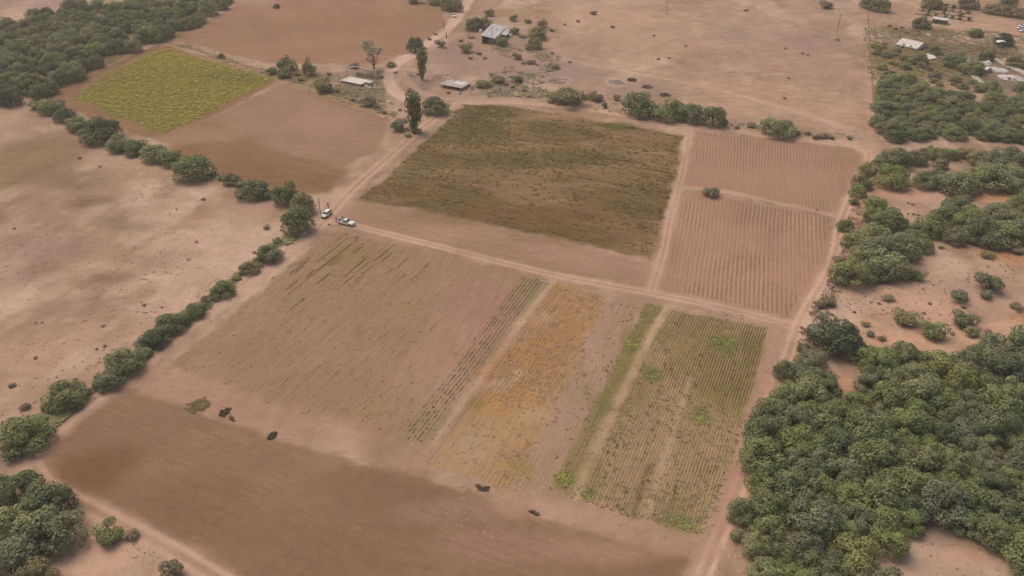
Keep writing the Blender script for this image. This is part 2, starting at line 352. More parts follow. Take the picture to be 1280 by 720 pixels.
def soil_material():
    m = bpy.data.materials.new('soil'); m.use_nodes = True
    nt = m.node_tree; L = nt.links.new
    bs = nt.nodes['Principled BSDF']
    bs.inputs['Roughness'].default_value = 1.0
    bs.inputs['Specular IOR Level'].default_value = 0.08

    def attr(n):
        a = nd(nt, 'ShaderNodeAttribute'); a.attribute_name = n; return a

    def math_(op, a, b=None, c=None):
        n = nd(nt, 'ShaderNodeMath', op=op)
        for i, v in enumerate((a, b, c)):
            if v is None: continue
            if isinstance(v, (int, float)): n.inputs[i].default_value = v
            else: L(v, n.inputs[i])
        return n.outputs[0]

    def noise(vec, sc, det=4, rough=.6):
        n = nd(nt, 'ShaderNodeTexNoise'); n.inputs['Scale'].default_value = sc
        n.inputs['Detail'].default_value = det; n.inputs['Roughness'].default_value = rough
        L(vec, n.inputs['Vector']); return n.outputs['Fac']

    def rng(v, a, b, c, d):
        n = nd(nt, 'ShaderNodeMapRange'); n.inputs[1].default_value = a; n.inputs[2].default_value = b
        n.inputs[3].default_value = c; n.inputs[4].default_value = d; L(v, n.inputs[0]); return n.outputs[0]
    geo = nd(nt, 'ShaderNodeNewGeometry'); pos = geo.outputs['Position']
    base = attr('base').outputs['Color']; rowc = attr('rowc').outputs['Color']
    par = nd(nt, 'ShaderNodeSeparateXYZ'); L(attr('par').outputs['Vector'], par.inputs[0])
    uva = attr('suv').outputs['Vector']
    uv = nd(nt, 'ShaderNodeSeparateXYZ'); L(uva, uv.inputs[0])
    # rows
    nw = noise(pos, .35, 3)
    ph = math_('ADD', math_('MULTIPLY', uv.outputs[0], 6.28318), math_('MULTIPLY', math_('SUBTRACT', nw, .5), 1.6))
    s = math_('MULTIPLY_ADD', math_('SINE', ph), .5, .5)
    prof = rng(s, .35, .85, 0, 1)
    nb = rng(noise(pos, .55, 4), .3, .65, .35, 1.15)
    rowf = math_('MULTIPLY', math_('MULTIPLY', prof, nb), par.outputs[0])
    mx = nd(nt, 'ShaderNodeMix', data_type='RGBA'); mx.clamp_factor = True
    L(rowf, mx.inputs['Factor']); L(base, mx.inputs['A']); L(rowc, mx.inputs['B'])
    # streaks along the rows
    sv = nd(nt, 'ShaderNodeCombineXYZ'); L(uv.outputs[0], sv.inputs[0]); L(math_('MULTIPLY', uv.outputs[1], .11), sv.inputs[1])
    st = math_('MULTIPLY', math_('SUBTRACT', noise(sv.outputs[0], .9, 5, .65), .5), math_('MULTIPLY', par.outputs[1], 1.0))
    big = math_('MULTIPLY', math_('SUBTRACT', noise(pos, .06, 4), .5), .32)
    med = math_('MULTIPLY', math_('SUBTRACT', noise(pos, .45, 5, .7), .5), .40)
    fin = math_('MULTIPLY', math_('SUBTRACT', noise(pos, 1.6, 5, .78), .5), .42)
    tot = math_('ADD', math_('ADD', math_('ADD', st, big), math_('ADD', med, fin)), 1.0)
    mul = nd(nt, 'ShaderNodeMix', data_type='RGBA', blend_type='MULTIPLY'); mul.inputs['Factor'].default_value = 1
    cmb = nd(nt, 'ShaderNodeCombineColor')
    for i in range(3): L(tot, cmb.inputs[i])
    L(mx.outputs['Result'], mul.inputs['A']); L(cmb.outputs[0], mul.inputs['B'])
    # specks: stones, twigs and dead weeds
    vo = nd(nt, 'ShaderNodeTexVoronoi'); vo.inputs['Scale'].default_value = .55; L(pos, vo.inputs['Vector'])
    cl = rng(noise(pos, .045, 3), .48, .66, 0, 1)
    sp = math_('MULTIPLY', math_('MULTIPLY', rng(vo.outputs['Distance'], .1, .24, 1, 0), cl), par.outputs[2])
    cg = rng(noise(pos, .08, 3), .45, .65, .1, 1)
    gr = math_('MULTIPLY', math_('MULTIPLY', rng(noise(pos, 1.1, 3, .65), .60, .70, 0, .8), cg), par.outputs[2])
    sx = nd(nt, 'ShaderNodeMix', data_type='RGBA'); L(math_('MULTIPLY', math_('MAXIMUM', sp, gr), .95), sx.inputs['Factor'])
    L(mul.outputs['Result'], sx.inputs['A']); sx.inputs['B'].default_value = (*sr(104, 78, 56), 1)
    v2 = nd(nt, 'ShaderNodeTexVoronoi'); v2.inputs['Scale'].default_value = .8; L(pos, v2.inputs['Vector'])
    cl2 = rng(noise(pos, .07, 3), .5, .68, 0, 1)
    sp2 = math_('MULTIPLY', math_('MULTIPLY', rng(v2.outputs['Distance'], .12, .3, 1, 0), cl2), par.outputs[2])
    sy = nd(nt, 'ShaderNodeMix', data_type='RGBA'); L(math_('MULTIPLY', sp2, .65), sy.inputs['Factor'])
    L(sx.outputs['Result'], sy.inputs['A']); sy.inputs['B'].default_value = (*sr(206, 172, 148), 1)
    L(sy.outputs['Result'], bs.inputs['Base Color'])
    hh = math_('ADD', math_('MULTIPLY', math_('MULTIPLY', s, par.outputs[0]), -.15), math_('ADD', math_('MULTIPLY', med, .8), math_('MULTIPLY', st, .5)))
    bp = nd(nt, 'ShaderNodeBump'); bp.inputs['Strength'].default_value = .7; bp.inputs['Distance'].default_value = 1.0
    L(hh, bp.inputs['Height']); L(bp.outputs[0], bs.inputs['Normal'])
    return m


SOIL = soil_material()


def set_attrs(me, P, own=None):
    base, rowc, par, uv = paint(P, own)
    n = len(P)
    for nm, arr in (('base', base), ('rowc', rowc)):
        a = me.attributes.new(nm, 'FLOAT_COLOR', 'POINT')
        a.data.foreach_set('color', np.concatenate([arr, np.ones((n, 1))], 1).astype(np.float32).ravel())
    a = me.attributes.new('par', 'FLOAT_VECTOR', 'POINT'); a.data.foreach_set('vector', par.astype(np.float32).ravel())
    a = me.attributes.new('suv', 'FLOAT_VECTOR', 'POINT')
    a.data.foreach_set('vector', np.concatenate([uv, np.zeros((n, 1))], 1).astype(np.float32).ravel())


def np_mesh(name, V, Fq, k=4):
    me = bpy.data.meshes.new(name)
    V = np.asarray(V, np.float32); Fq = np.asarray(Fq, np.int32)
    me.vertices.add(len(V)); me.vertices.foreach_set('co', V.ravel())
    me.loops.add(Fq.size); me.loops.foreach_set('vertex_index', Fq.ravel())
    me.polygons.add(len(Fq)); me.polygons.foreach_set('loop_start', np.arange(0, Fq.size, k, dtype=np.int32))
    me.polygons.foreach_set('loop_total', np.full(len(Fq), k, np.int32))
    me.update(calc_edges=True); me.validate()
    return me


def link(name, me, mat=None, parent=None, kind=None):
    o = bpy.data.objects.new(name, me); COL.objects.link(o)
    if mat is not None and me is not None and len(me.materials) == 0: me.materials.append(mat)
    if parent: o.parent = parent
    if kind: o['kind'] = kind
    return o


def build_ground():
    def axis(a, b, st, far):
        core = list(np.arange(a, b + .01, st)); lo = []; hi = []
        d = st; p = a
        while p > -far: d *= 1.5; p -= d; lo.append(p)
        d = st; p = b
        while p < far: d *= 1.5; p += d; hi.append(p)
        return np.array(lo[::-1] + core + hi)
    X = axis(-345, 345, 1.8, 3500); Y = axis(60, 560, 1.8, 3500)
    gx, gy = np.meshgrid(X, Y)
    P = np.stack([gx.ravel(), gy.ravel()], 1)
    nx, ny = len(X), len(Y)
    i = np.arange((nx - 1) * (ny - 1)); r = i // (nx - 1); c = i % (nx - 1); a = r * nx + c
    Fq = np.stack([a, a + 1, a + nx + 1, a + nx], 1)
    me = np_mesh('ground', np.concatenate([P, np.zeros((len(P), 1))], 1), Fq)
    set_attrs(me, P)
    link('ground', me, SOIL, kind='structure')


def build_field(f, z):
    st = .75
    poly = f['P']
    lo = poly.min(0) - 4; hi = poly.max(0) + 4
    X = np.arange(lo[0], hi[0], st); Y = np.arange(lo[1], hi[1], st)
    gx, gy = np.meshgrid(X, Y); P = np.stack([gx.ravel(), gy.ravel()], 1)
    sd = poly_sd(P, poly) + (fbm(P[:, 0] * .22, P[:, 1] * .22, 5, 3) - .5) * f.get('j', 3.2)
    ok = sd > -.9
    nx, ny = len(X), len(Y)
    i = np.arange((nx - 1) * (ny - 1)); r = i // (nx - 1); c = i % (nx - 1); a = r * nx + c
    Fq = np.stack([a, a + 1, a + nx + 1, a + nx], 1)
    Fq = Fq[ok[Fq].all(1)]
    used = np.unique(Fq); mp = np.full(len(P), -1); mp[used] = np.arange(len(used))
    P = P[used]; Fq = mp[Fq]
    me = np_mesh(f['n'], np.concatenate([P, np.full((len(P), 1), z)], 1), Fq)
    set_attrs(me, P, f)
    o = link(f['n'], me, SOIL, kind='structure')
    return o


def build_track(t, z):
    n, pts, w, col, s, ruts = t
    pts = smooth_line(pts, 1.2)
    tg = np.gradient(pts, axis=0); tg /= np.linalg.norm(tg, axis=1)[:, None]
    nr = np.stack([-tg[:, 1], tg[:, 0]], 1)
    k = max(5, int((w + 2.4) / .4)) | 1
    off = np.linspace(-(w / 2 + 1.2), w / 2 + 1.2, k)
    P = (pts[:, None, :] + nr[:, None, :] * off[None, :, None]).reshape(-1, 2)
    m = len(pts)
    i = np.arange((m - 1) * (k - 1)); r = i // (k - 1); c = i % (k - 1); a = r * k + c
    Fq = np.stack([a + 1, a, a + k, a + k + 1], 1)
    me = np_mesh(n, np.concatenate([P, np.full((len(P), 1), z)], 1), Fq)
    set_attrs(me, P)
    link(n, me, SOIL, kind='structure')


build_ground()
for i, f in enumerate(FIELDS):
    build_field(f, .010 + .0007 * i)
for i, t in enumerate(TR):
    if t[0] in ('ditch', 'pale_row', 'dark_row', 'headland', 'lower_headland', 'side_margin', 'plain_track'):
        continue
    build_track(t, .030 + .005 * i)

# ------------------------------------------------------------------ materials for things


def mat(name, col, rough=.8, metal=0, spec=.3, var=.15, vscale=1.5, bump=0, trans=0):
    m = bpy.data.materials.new(name); m.use_nodes = True
    nt = m.node_tree; bs = nt.nodes['Principled BSDF']; L = nt.links.new
    bs.inputs['Roughness'].default_value = rough; bs.inputs['Metallic'].default_value = metal
    bs.inputs['Specular IOR Level'].default_value = spec
    tc = nd(nt, 'ShaderNodeTexCoord')
    nz = nd(nt, 'ShaderNodeTexNoise'); nz.inputs['Scale'].default_value = vscale; nz.inputs['Detail'].default_value = 5
    L(tc.outputs['Object'], nz.inputs['Vector'])
    mr = nd(nt, 'ShaderNodeMapRange'); mr.inputs[1].default_value = .3; mr.inputs[2].default_value = .7
    mr.inputs[3].default_value = 1 - var; mr.inputs[4].default_value = 1 + var
    L(nz.outputs['Fac'], mr.inputs[0])
    hs = nd(nt, 'ShaderNodeHueSaturation'); hs.inputs['Color'].default_value = (*col, 1)
    L(mr.outputs[0], hs.inputs['Value']); L(hs.outputs[0], bs.inputs['Base Color'])
    if bump:
        b = nd(nt, 'ShaderNodeBump'); b.inputs['Strength'].default_value = bump; b.inputs['Distance'].default_value = .1
        L(nz.outputs['Fac'], b.inputs['Height']); L(b.outputs[0], bs.inputs['Normal'])
    return m


def leaf_mat(name, col, hue=.015, val=.22):
    m = bpy.data.materials.new(name); m.use_nodes = True
    nt = m.node_tree; L = nt.links.new
    bs = nt.nodes['Principled BSDF']; out = nt.nodes['Material Output']
    bs.inputs['Roughness'].default_value = .9; bs.inputs['Specular IOR Level'].default_value = .1
    geo = nd(nt, 'ShaderNodeNewGeometry'); oi = nd(nt, 'ShaderNodeObjectInfo')
    nz = nd(nt, 'ShaderNodeTexNoise'); nz.inputs['Scale'].default_value = .45; nz.inputs['Detail'].default_value = 2
    L(geo.outputs['Position'], nz.inputs['Vector'])
    ri = geo.outputs['Random Per Island']

    def mr(v, a, b, c, d):
        n = nd(nt, 'ShaderNodeMapRange'); n.inputs[1].default_value = a; n.inputs[2].default_value = b
        n.inputs[3].default_value = c; n.inputs[4].default_value = d; L(v, n.inputs[0]); return n.outputs[0]

    def mul(a, b):
        n = nd(nt, 'ShaderNodeMath', op='MULTIPLY'); L(a, n.inputs[0]); L(b, n.inputs[1]); return n.outputs[0]
    v = mul(mul(mr(ri, 0, 1, 1 - val, 1 + val), mr(oi.outputs['Random'], 0, 1, .82, 1.2)), mr(nz.outputs['Fac'], .3, .7, .78, 1.22))
    hs = nd(nt, 'ShaderNodeHueSaturation'); hs.inputs['Color'].default_value = (col[0] * 1.06, col[1] * 1.08, col[2] * 1.06, 1)
    L(v, hs.inputs['Value']); L(mr(nz.outputs['Fac'], .3, .7, .5 - hue, .5 + hue), hs.inputs['Hue'])
    L(mr(oi.outputs['Random'], 0, 1, .82, 1.12), hs.inputs['Saturation'])
    L(hs.outputs[0], bs.inputs['Base Color'])
    tr = nd(nt, 'ShaderNodeBsdfTranslucent'); L(hs.outputs[0], tr.inputs['Color'])
    mx = nd(nt, 'ShaderNodeMixShader'); mx.inputs[0].default_value = .3
    L(bs.outputs[0], mx.inputs[1]); L(tr.outputs[0], mx.inputs[2]); L(mx.outputs[0], out.inputs['Surface'])
    return m


LEAF = {
    'grey': leaf_mat('leaf_grey_green', (.292, .290, .155)),
    'green': leaf_mat('leaf_green', (.255, .268, .118)),
    'dark': leaf_mat('leaf_dark_green', (.195, .208, .108)),
    'yellow': leaf_mat('leaf_yellow_green', (.290, .284, .122)),
    'pale': leaf_mat('leaf_pale', (.46, .41, .23)),
    'olive': leaf_mat('leaf_olive', (.315, .270, .142)),
    'dry': leaf_mat('leaf_dry', (.33, .25, .165)),
}
BARK = mat('bark', (.13, .095, .07), .95, var=.3, vscale=4)
WHITE = mat('white_paint', (.84, .79, .72), .5, spec=.5, var=.04)
GLASS = mat('dark_glass', (.03, .035, .04), .12, spec=.6, var=.05)
TYRE = mat('tyre_rubber', (.03, .03, .03), .9, var=.15)
RIM = mat('wheel_rim', (.42, .41, .40), .4, metal=.6)
BLACK = mat('black_plastic', (.035, .033, .03), .7)
LAMP = mat('headlamp_lens', (.75, .74, .7), .15, spec=.6, var=.03)
TAIL = mat('tail_lens', (.35, .03, .02), .3)
PLATE = mat('plate', (.6, .58, .52), .5)
RUBBLE = mat('pale_rubble', (.80, .70, .63), .95, var=.2, vscale=1.5, bump=.3)
CONC = mat('concrete', (.46, .38, .33), .95, var=.22, vscale=.9, bump=.3)
PALEC = mat('pale_concrete', (.68, .58, .51), .95, var=.18, vscale=.9, bump=.3)
ADOBE = mat('adobe', (.33, .235, .18), .95, var=.2, vscale=1.2, bump=.3)
DARK = mat('dark_interior', (.05, .035, .028), 1)
WOOD = mat('weathered_wood', (.17, .125, .095), .95, var=.3, vscale=5)
PALEWOOD = mat('pale_pole', (.46, .37, .29), .9, var=.2, vscale=3)
EARTH = mat('dark_earth', (.115, .075, .050), 1, var=.3, vscale=2, bump=.6)
STONE = mat('stone', (.4, .32, .27), .95, var=.25, vscale=2, bump=.5)
STRAW = mat('straw', (.38, .26, .11), 1, var=.25, vscale=4)
WIRE = mat('wire', (.22, .19, .17), .6, metal=.5)
SKIN = mat('skin', (.30, .17, .11), .6, var=.05)
CL1 = mat('dark_clothes', (.07, .05, .045), .95)
CL2 = mat('brown_clothes', (.16, .085, .06), .95)
CL3 = mat('pale_clothes', (.5, .42, .36), .95)
HAIR = mat('hair', (.02, .016, .013), .8)
HAT = mat('straw_hat', (.5, .4, .27), .9)


def roof_mat(name, col, pitch=.9):
    m = mat(name, col, .55, metal=.15, var=.15, vscale=.6)
    nt = m.node_tree; L = nt.links.new; bs = nt.nodes['Principled BSDF']
    tc = nd(nt, 'ShaderNodeTexCoord')
    w = nd(nt, 'ShaderNodeTexWave'); w.inputs['Scale'].default_value = pitch; w.bands_direction = 'X'
    L(tc.outputs['Object'], w.inputs['Vector'])
    b = nd(nt, 'ShaderNodeBump'); b.inputs['Strength'].default_value = .6; b.inputs['Distance'].default_value = .06
    L(w.outputs['Fac'], b.inputs['Height']); L(b.outputs[0], bs.inputs['Normal'])
    return m


TIN = roof_mat('tin_roof', (.56, .48, .47))
TINW = roof_mat('white_tin_roof', (.72, .64, .58))


class MB:
    def __init__(s): s.v = []; s.f = []; s.m = []

    def add(s, vs, fs, m=0):
        o = len(s.v); s.v += [tuple(v) for v in vs]; s.f += [tuple(o + i for i in f) for f in fs]; s.m += [m] * len(fs); return s

    def hexa(s, b, t, m=0):
        return s.add(list(b) + list(t), [(3, 2, 1, 0), (4, 5, 6, 7), (0, 1, 5, 4), (1, 2, 6, 5), (2, 3, 7, 6), (3, 0, 4, 7)], m)

    def box(s, c, d, rz=0, m=0):
        cx, cy, cz = c; x, y, z = d[0] / 2, d[1] / 2, d[2] / 2
        k, q = math.cos(rz), math.sin(rz)
        pts = [(-x, -y), (x, -y), (x, y), (-x, y)]
        pp = [(cx + a * k - b * q, cy + a * q + b * k) for a, b in pts]
        return s.hexa([(a, b, cz - z) for a, b in pp], [(a, b, cz + z) for a, b in pp], m)

    def tube(s, pts, rad, n=6, m=0):
        pts = [Vector(p) for p in pts]; vs = []
        for i, p in enumerate(pts):
            d = (pts[min(i + 1, len(pts) - 1)] - pts[max(i - 1, 0)]).normalized()
            a = d.orthogonal().normalized() if abs(d.z) < .9 else Vector((1, 0, 0)); b = d.cross(a).normalized(); a = b.cross(d)
            r = rad[i] if isinstance(rad, (list, tuple)) else rad
            vs += [p + (a * math.cos(2 * math.pi * j / n) + b * math.sin(2 * math.pi * j / n)) * r for j in range(n)]
        fs = []
        for i in range(len(pts) - 1):
            for j in range(n):
                fs.append((i * n + j, i * n + (j + 1) % n, (i + 1) * n + (j + 1) % n, (i + 1) * n + j))
        fs.append(tuple(range(n - 1, -1, -1))); fs.append(tuple((len(pts) - 1) * n + j for j in range(n)))
        return s.add(vs, fs, m)

    def prism(s, prof, y0, y1, m=0):
        """profile in x,z pushed along y"""
        n = len(prof)
        vs = [(x, y0, z) for x, z in prof] + [(x, y1, z) for x, z in prof]
        fs = [tuple(range(n)), tuple(range(2 * n - 1, n - 1, -1))] + [(i, n + i, n + (i + 1) % n, (i + 1) % n) for i in range(n)]
        return s.add(vs, fs, m)

    def mesh(s, name, mats):
        me = bpy.data.meshes.new(name); me.from_pydata(s.v, [], s.f)
        for m in (mats if isinstance(mats, (list, tuple)) else [mats]): me.materials.append(m)
        if any(s.m): me.polygons.foreach_set('material_index', s.m)
        import bmesh
        bm = bmesh.new(); bm.from_mesh(me); bmesh.ops.recalc_face_normals(bm, faces=bm.faces); bm.to_mesh(me); bm.free()
        return me

    def build(s, name, mats, parent=None, bevel=0):
        o = link(name, s.mesh(name, mats), None, parent)
        if bevel:
            b = o.modifiers.new('bevel', 'BEVEL'); b.width = bevel; b.segments = 2; b.limit_method = 'ANGLE'
        return o


def tag(o, label, cat, group=None, kind=None):
    o['label'] = label; o['category'] = cat
    if group: o['group'] = group
    if kind: o['kind'] = kind
    return o


def thing(name, label, cat, loc, rz=0, group=None):
    o = bpy.data.objects.new(name, None); COL.objects.link(o)
    o.empty_display_size = .3
    o.location = loc; o.rotation_euler = (0, 0, rz)
    return tag(o, label, cat, group)


# ------------------------------------------------------------------ trees and shrubs


def crown_mesh(name, seed, shape, m):
    r = random.Random(seed)
    lobes = []
    dens = 1.0
    if shape == 'round':
        for i in range(r.randint(9, 12)):
            a = r.uniform(0, 6.28); d = math.sqrt(r.random()) * .33
            z = .26 + .40 * (1 - (d / .40) ** 2) * r.uniform(.6, 1.1)
            lobes.append((d * math.cos(a), d * math.sin(a), z, r.uniform(.13, .2)))
        for i in range(7):
            a = i * .9 + r.uniform(-.3, .3); lobes.append((.32 * math.cos(a), .32 * math.sin(a), r.uniform(.14, .26), r.uniform(.15, .20)))
        n, q, zs = 3400, .034, 1.22
    elif shape == 'bush':
        for i in range(r.randint(7, 9)):
            a = r.uniform(0, 6.28); d = math.sqrt(r.random()) * .31
            lobes.append((d * math.cos(a), d * math.sin(a), r.uniform(.18, .62 - d * .6), r.uniform(.14, .24)))
        n, q, zs = 1500, .046, 1.2
    elif shape == 'tall':
        for i in range(13):
            z = .12 + .74 * i / 12; w = .30 * math.sin(math.pi * min(1, .25 + .75 * (1 - i / 13))) + .06
            a = r.uniform(0, 6.28); d = w * r.uniform(.2, .7)
            lobes.append((d * math.cos(a), d * math.sin(a), z, .10 + w * .35))
        n, q, zs = 1500, .055, 1.0
    else:   # sparse
        for i in range(11):
            a = r.uniform(0, 6.28); d = math.sqrt(r.random()) * .38
            lobes.append((d * math.cos(a), d * math.sin(a), r.uniform(.35, .85), r.uniform(.08, .16)))
        n, q, zs = 420, .05, 1.0
    V = []; Fq = []
    tot = sum(l[3] ** 2 for l in lobes)
    for (lx, ly, lz, lr) in lobes:
        k = int(n * lr * lr / tot)
        for _ in range(k):
            d = Vector((r.gauss(0, 1), r.gauss(0, 1), r.gauss(0, 1) + .35)).normalized()
            rr = lr * (1 - .22 * r.random() ** 2.0) * r.uniform(.94, 1.12)
            zz = .85
            p = Vector((lx, ly, lz)) + Vector((d.x * rr, d.y * rr, d.z * rr * zz))
            if p.z < .03: p.z = r.uniform(.03, .1)
            nn = (d + Vector((r.gauss(0, .34), r.gauss(0, .34), r.gauss(0, .3) + .25))).normalized()
            a = nn.orthogonal().normalized(); b = nn.cross(a)
            th = r.uniform(0, 6.28); a, b = a * math.cos(th) + b * math.sin(th), b * math.cos(th) - a * math.sin(th)
            s = q * r.uniform(.55, 1.35); w = s * r.uniform(.55, 1.0); o = len(V)
            for (u, v, hgt) in ((-1, -.5, 0), (.1, -1, .25), (1, .3, -.1), (-.2, 1, .2)):
                pp = p + a * u * s * .7 + b * v * w * .7 + nn * hgt * s
                V.append((pp.x, pp.y, max(pp.z * zs, .015)))
            Fq.append((o, o + 1, o + 2, o + 3))
    me = np_mesh(name, V, Fq)
    me.materials.append(m)
    return me


def trunk_mesh(seed, shape):
    r = random.Random(seed + 99); mb = MB()
    top = .8 if shape == 'tall' else .45
    mb.tube([(0, 0, -.01), (r.uniform(-.02, .02), r.uniform(-.02, .02), top * .35), (r.uniform(-.05, .05), r.uniform(-.05, .05), top)], [.032, .024, .010], 6)
    for i in range(5):
        a = i * 1.26 + r.uniform(-.4, .4); z0 = top * r.uniform(.25, .6); d = r.uniform(.18, .3) * (.4 if shape == 'tall' else 1)
        mb.tube([(0, 0, z0), (d * .5 * math.cos(a), d * .5 * math.sin(a), z0 + .12), (d * math.cos(a), d * math.sin(a), z0 + r.uniform(.2, .38))], [.018, .012, .005], 5)
    return mb.mesh('trunk', BARK)


CACHE = {}


def plant_meshes(shape, tone, seed):
    key = (shape, tone, seed)
    if key not in CACHE:
        if ('t', shape, seed) not in CACHE: CACHE[('t', shape, seed)] = trunk_mesh(seed, shape)
        CACHE[key] = (crown_mesh('crown', seed * 13 + hash(shape) % 1 + {'round': 1, 'bush': 2, 'tall': 3, 'sparse': 4}[shape], shape, LEAF[tone]), CACHE[('t', shape, seed)])
    return CACHE[key]


NV = {'round': 7, 'bush': 5, 'tall': 2, 'sparse': 2}
PLANTED = []


def plant(name, x, y, W, Hh, shape, tone, label, cat, group=None, parts=True):
    cr, tk = plant_meshes(shape, tone, R.randrange(NV[shape]))
    t = thing(name, label, cat, (x, y, 0), R.uniform(0, 6.28), group)
    t.scale = (W, W, Hh)
    link('crown', cr, None, t)
    if parts: link('trunk' if name != 'shrub' else 'stem', tk, None, t)
    PLANTED.append((x, y, W))
    return t


def plant_px(name, px, py, wpx, shape, tone, label, cat, group=None, hr=None):
    """crown centred at the photo position"""
    W = wpx / scale_at(py + wpx * .25)
    hr = hr or {'round': .78, 'bush': .72, 'tall': 2.4, 'sparse': 1.1}[shape]
    Hh = W * hr
    x, y = g(px, py, Hh * .5)
    return plant(name, x, y, W * 1.2, Hh * 1.05, shape, tone, label, cat, group)


ORD = ['first', 'second', 'third', 'fourth', 'fifth', 'sixth', 'seventh', 'eighth', 'ninth', 'tenth', 'eleventh', 'twelfth', 'thirteenth', 'fourteenth']
TN = {'grey': 'grey-green', 'green': 'mid-green', 'dark': 'dark green', 'yellow': 'yellow-green', 'olive': 'olive', 'dry': 'dry brown'}

# hedge under the yellow-green field, from the wood down to the pale poles
HEDGE1 = [(62, 131, 30, 'grey'), (80, 143, 26, 'dark'), (100, 154, 28, 'grey'), (122, 161, 46, 'dark'), (150, 177, 32, 'grey'), (170, 183, 30, 'green'), (192, 190, 32, 'grey'), (214, 196, 30, 'green'),
          (241, 208, 46, 'green'), (290, 223, 22, 'olive'), (314, 235, 36, 'green')]
for i, (x, y, w, t) in enumerate(HEDGE1):
    plant_px('hedge_tree', x, y, w, 'round', t, f"{TN[t]} bushy tree, {ORD[i]} from the wood in the row above the arid plain", 'tree', 'trees in the row above the arid plain', hr=.6)
HFILL = [(45, 130, 20), (71, 138, 18), (90, 150, 20), (112, 160, 18), (136, 170, 22), (160, 181, 20), (181, 188, 20), (203, 195, 20), (228, 205, 22), (262, 217, 14), (276, 221, 14), (300, 230, 16), (335, 240, 18),
         (348, 300, 12), (324, 326, 16), (296, 347, 12), (287, 354, 14), (262, 372, 16), (254, 380, 16), (228, 396, 20), (204, 411, 22), (180, 430, 24), (172, 440, 24), (122, 480, 18), (108, 488, 16), (62, 506, 20), (48, 520, 22), (98, 480, 18)]
HFILL += [(x_ + R.uniform(-3, 3), y_ + R.uniform(1, 5), w_ * R.uniform(.5, .8)) for x_, y_, w_ in HFILL]
for (x, y, w) in HFILL:
    plant_px('hedge_shrub', x + R.uniform(-2, 2), y + R.uniform(-2, 2), w, 'bush', R.choice(['olive', 'grey', 'green', 'dry']), 'low shrub filling a gap between the trees of the left hedges', 'bush', 'low shrubs between the trees of the left hedges', hr=R.uniform(.4, .65))
for (x, y, w, t, l) in [(357, 240, 30, 'dark', 'dark green round tree just above the olive pair by the pale poles'),
                        (377, 253, 28, 'olive', 'olive green tree directly behind the right-hand pale pole'),
                        (371, 273, 36, 'green', 'large grey-green tree around the shorter pale pole beside the white car')]:
    plant_px('mesquite_tree', x, y, w, 'round', t, l, 'tree', 'trees by the pale poles', hr=.95)
HEDGE2 = [(337, 315, 30, 'green'), (311, 334, 22, 'olive'), (277, 361, 28, 'green'), (241, 387, 26, 'green'), (214, 401, 36, 'green'), (193, 420, 34, 'dark'), (155, 450, 42, 'green'), (136, 472, 34, 'grey'),
          (80, 492, 46, 'yellow'), (28, 542, 58, 'green')]
for i, (x, y, w, t) in enumerate(HEDGE2):
    plant_px('hedge_tree', x, y, w, 'round', t, f"{TN[t]} bush, {ORD[i]} below the pale poles in the hedge beside the left track", 'tree', 'trees in the hedge beside the left track', hr=.64)
for (x, y, w, t, l) in [(14, 612, 60, 'dark', 'dark green tree at the frame edge above the big grey-green cluster'),
                        (52, 628, 64, 'green', 'green tree heading the cluster by the corner of the left track'),
                        (20, 656, 66, 'grey', 'grey-green tree at the left of the lower left cluster'),
                        (66, 658, 66, 'grey', 'grey-green tree at the lower right of the cluster by the track corner'),
                        (10, 704, 70, 'grey', 'grey-green tree in the bottom left corner below the cluster'),
                        (40, 720, 50, 'olive', 'olive shrubby tree at the bottom edge left of the bare patch')]:
    plant_px('mesquite_tree', x, y, w, 'round', t, l, 'tree', 'trees of the lower left cluster')
plant_px('shrub', 138, 661, 36, 'bush', 'yellow', 'bright yellow-green bush alone beside the lower left track', 'bush')
plant_px('shrub', 214, 712, 30, 'bush', 'olive', 'olive shrub at the bottom edge beside the lower left track', 'bush')
plant_px('shrub', 160, 668, 20, 'bush', 'dry', 'dry brown shrub right beside the bright yellow-green bush', 'bush')

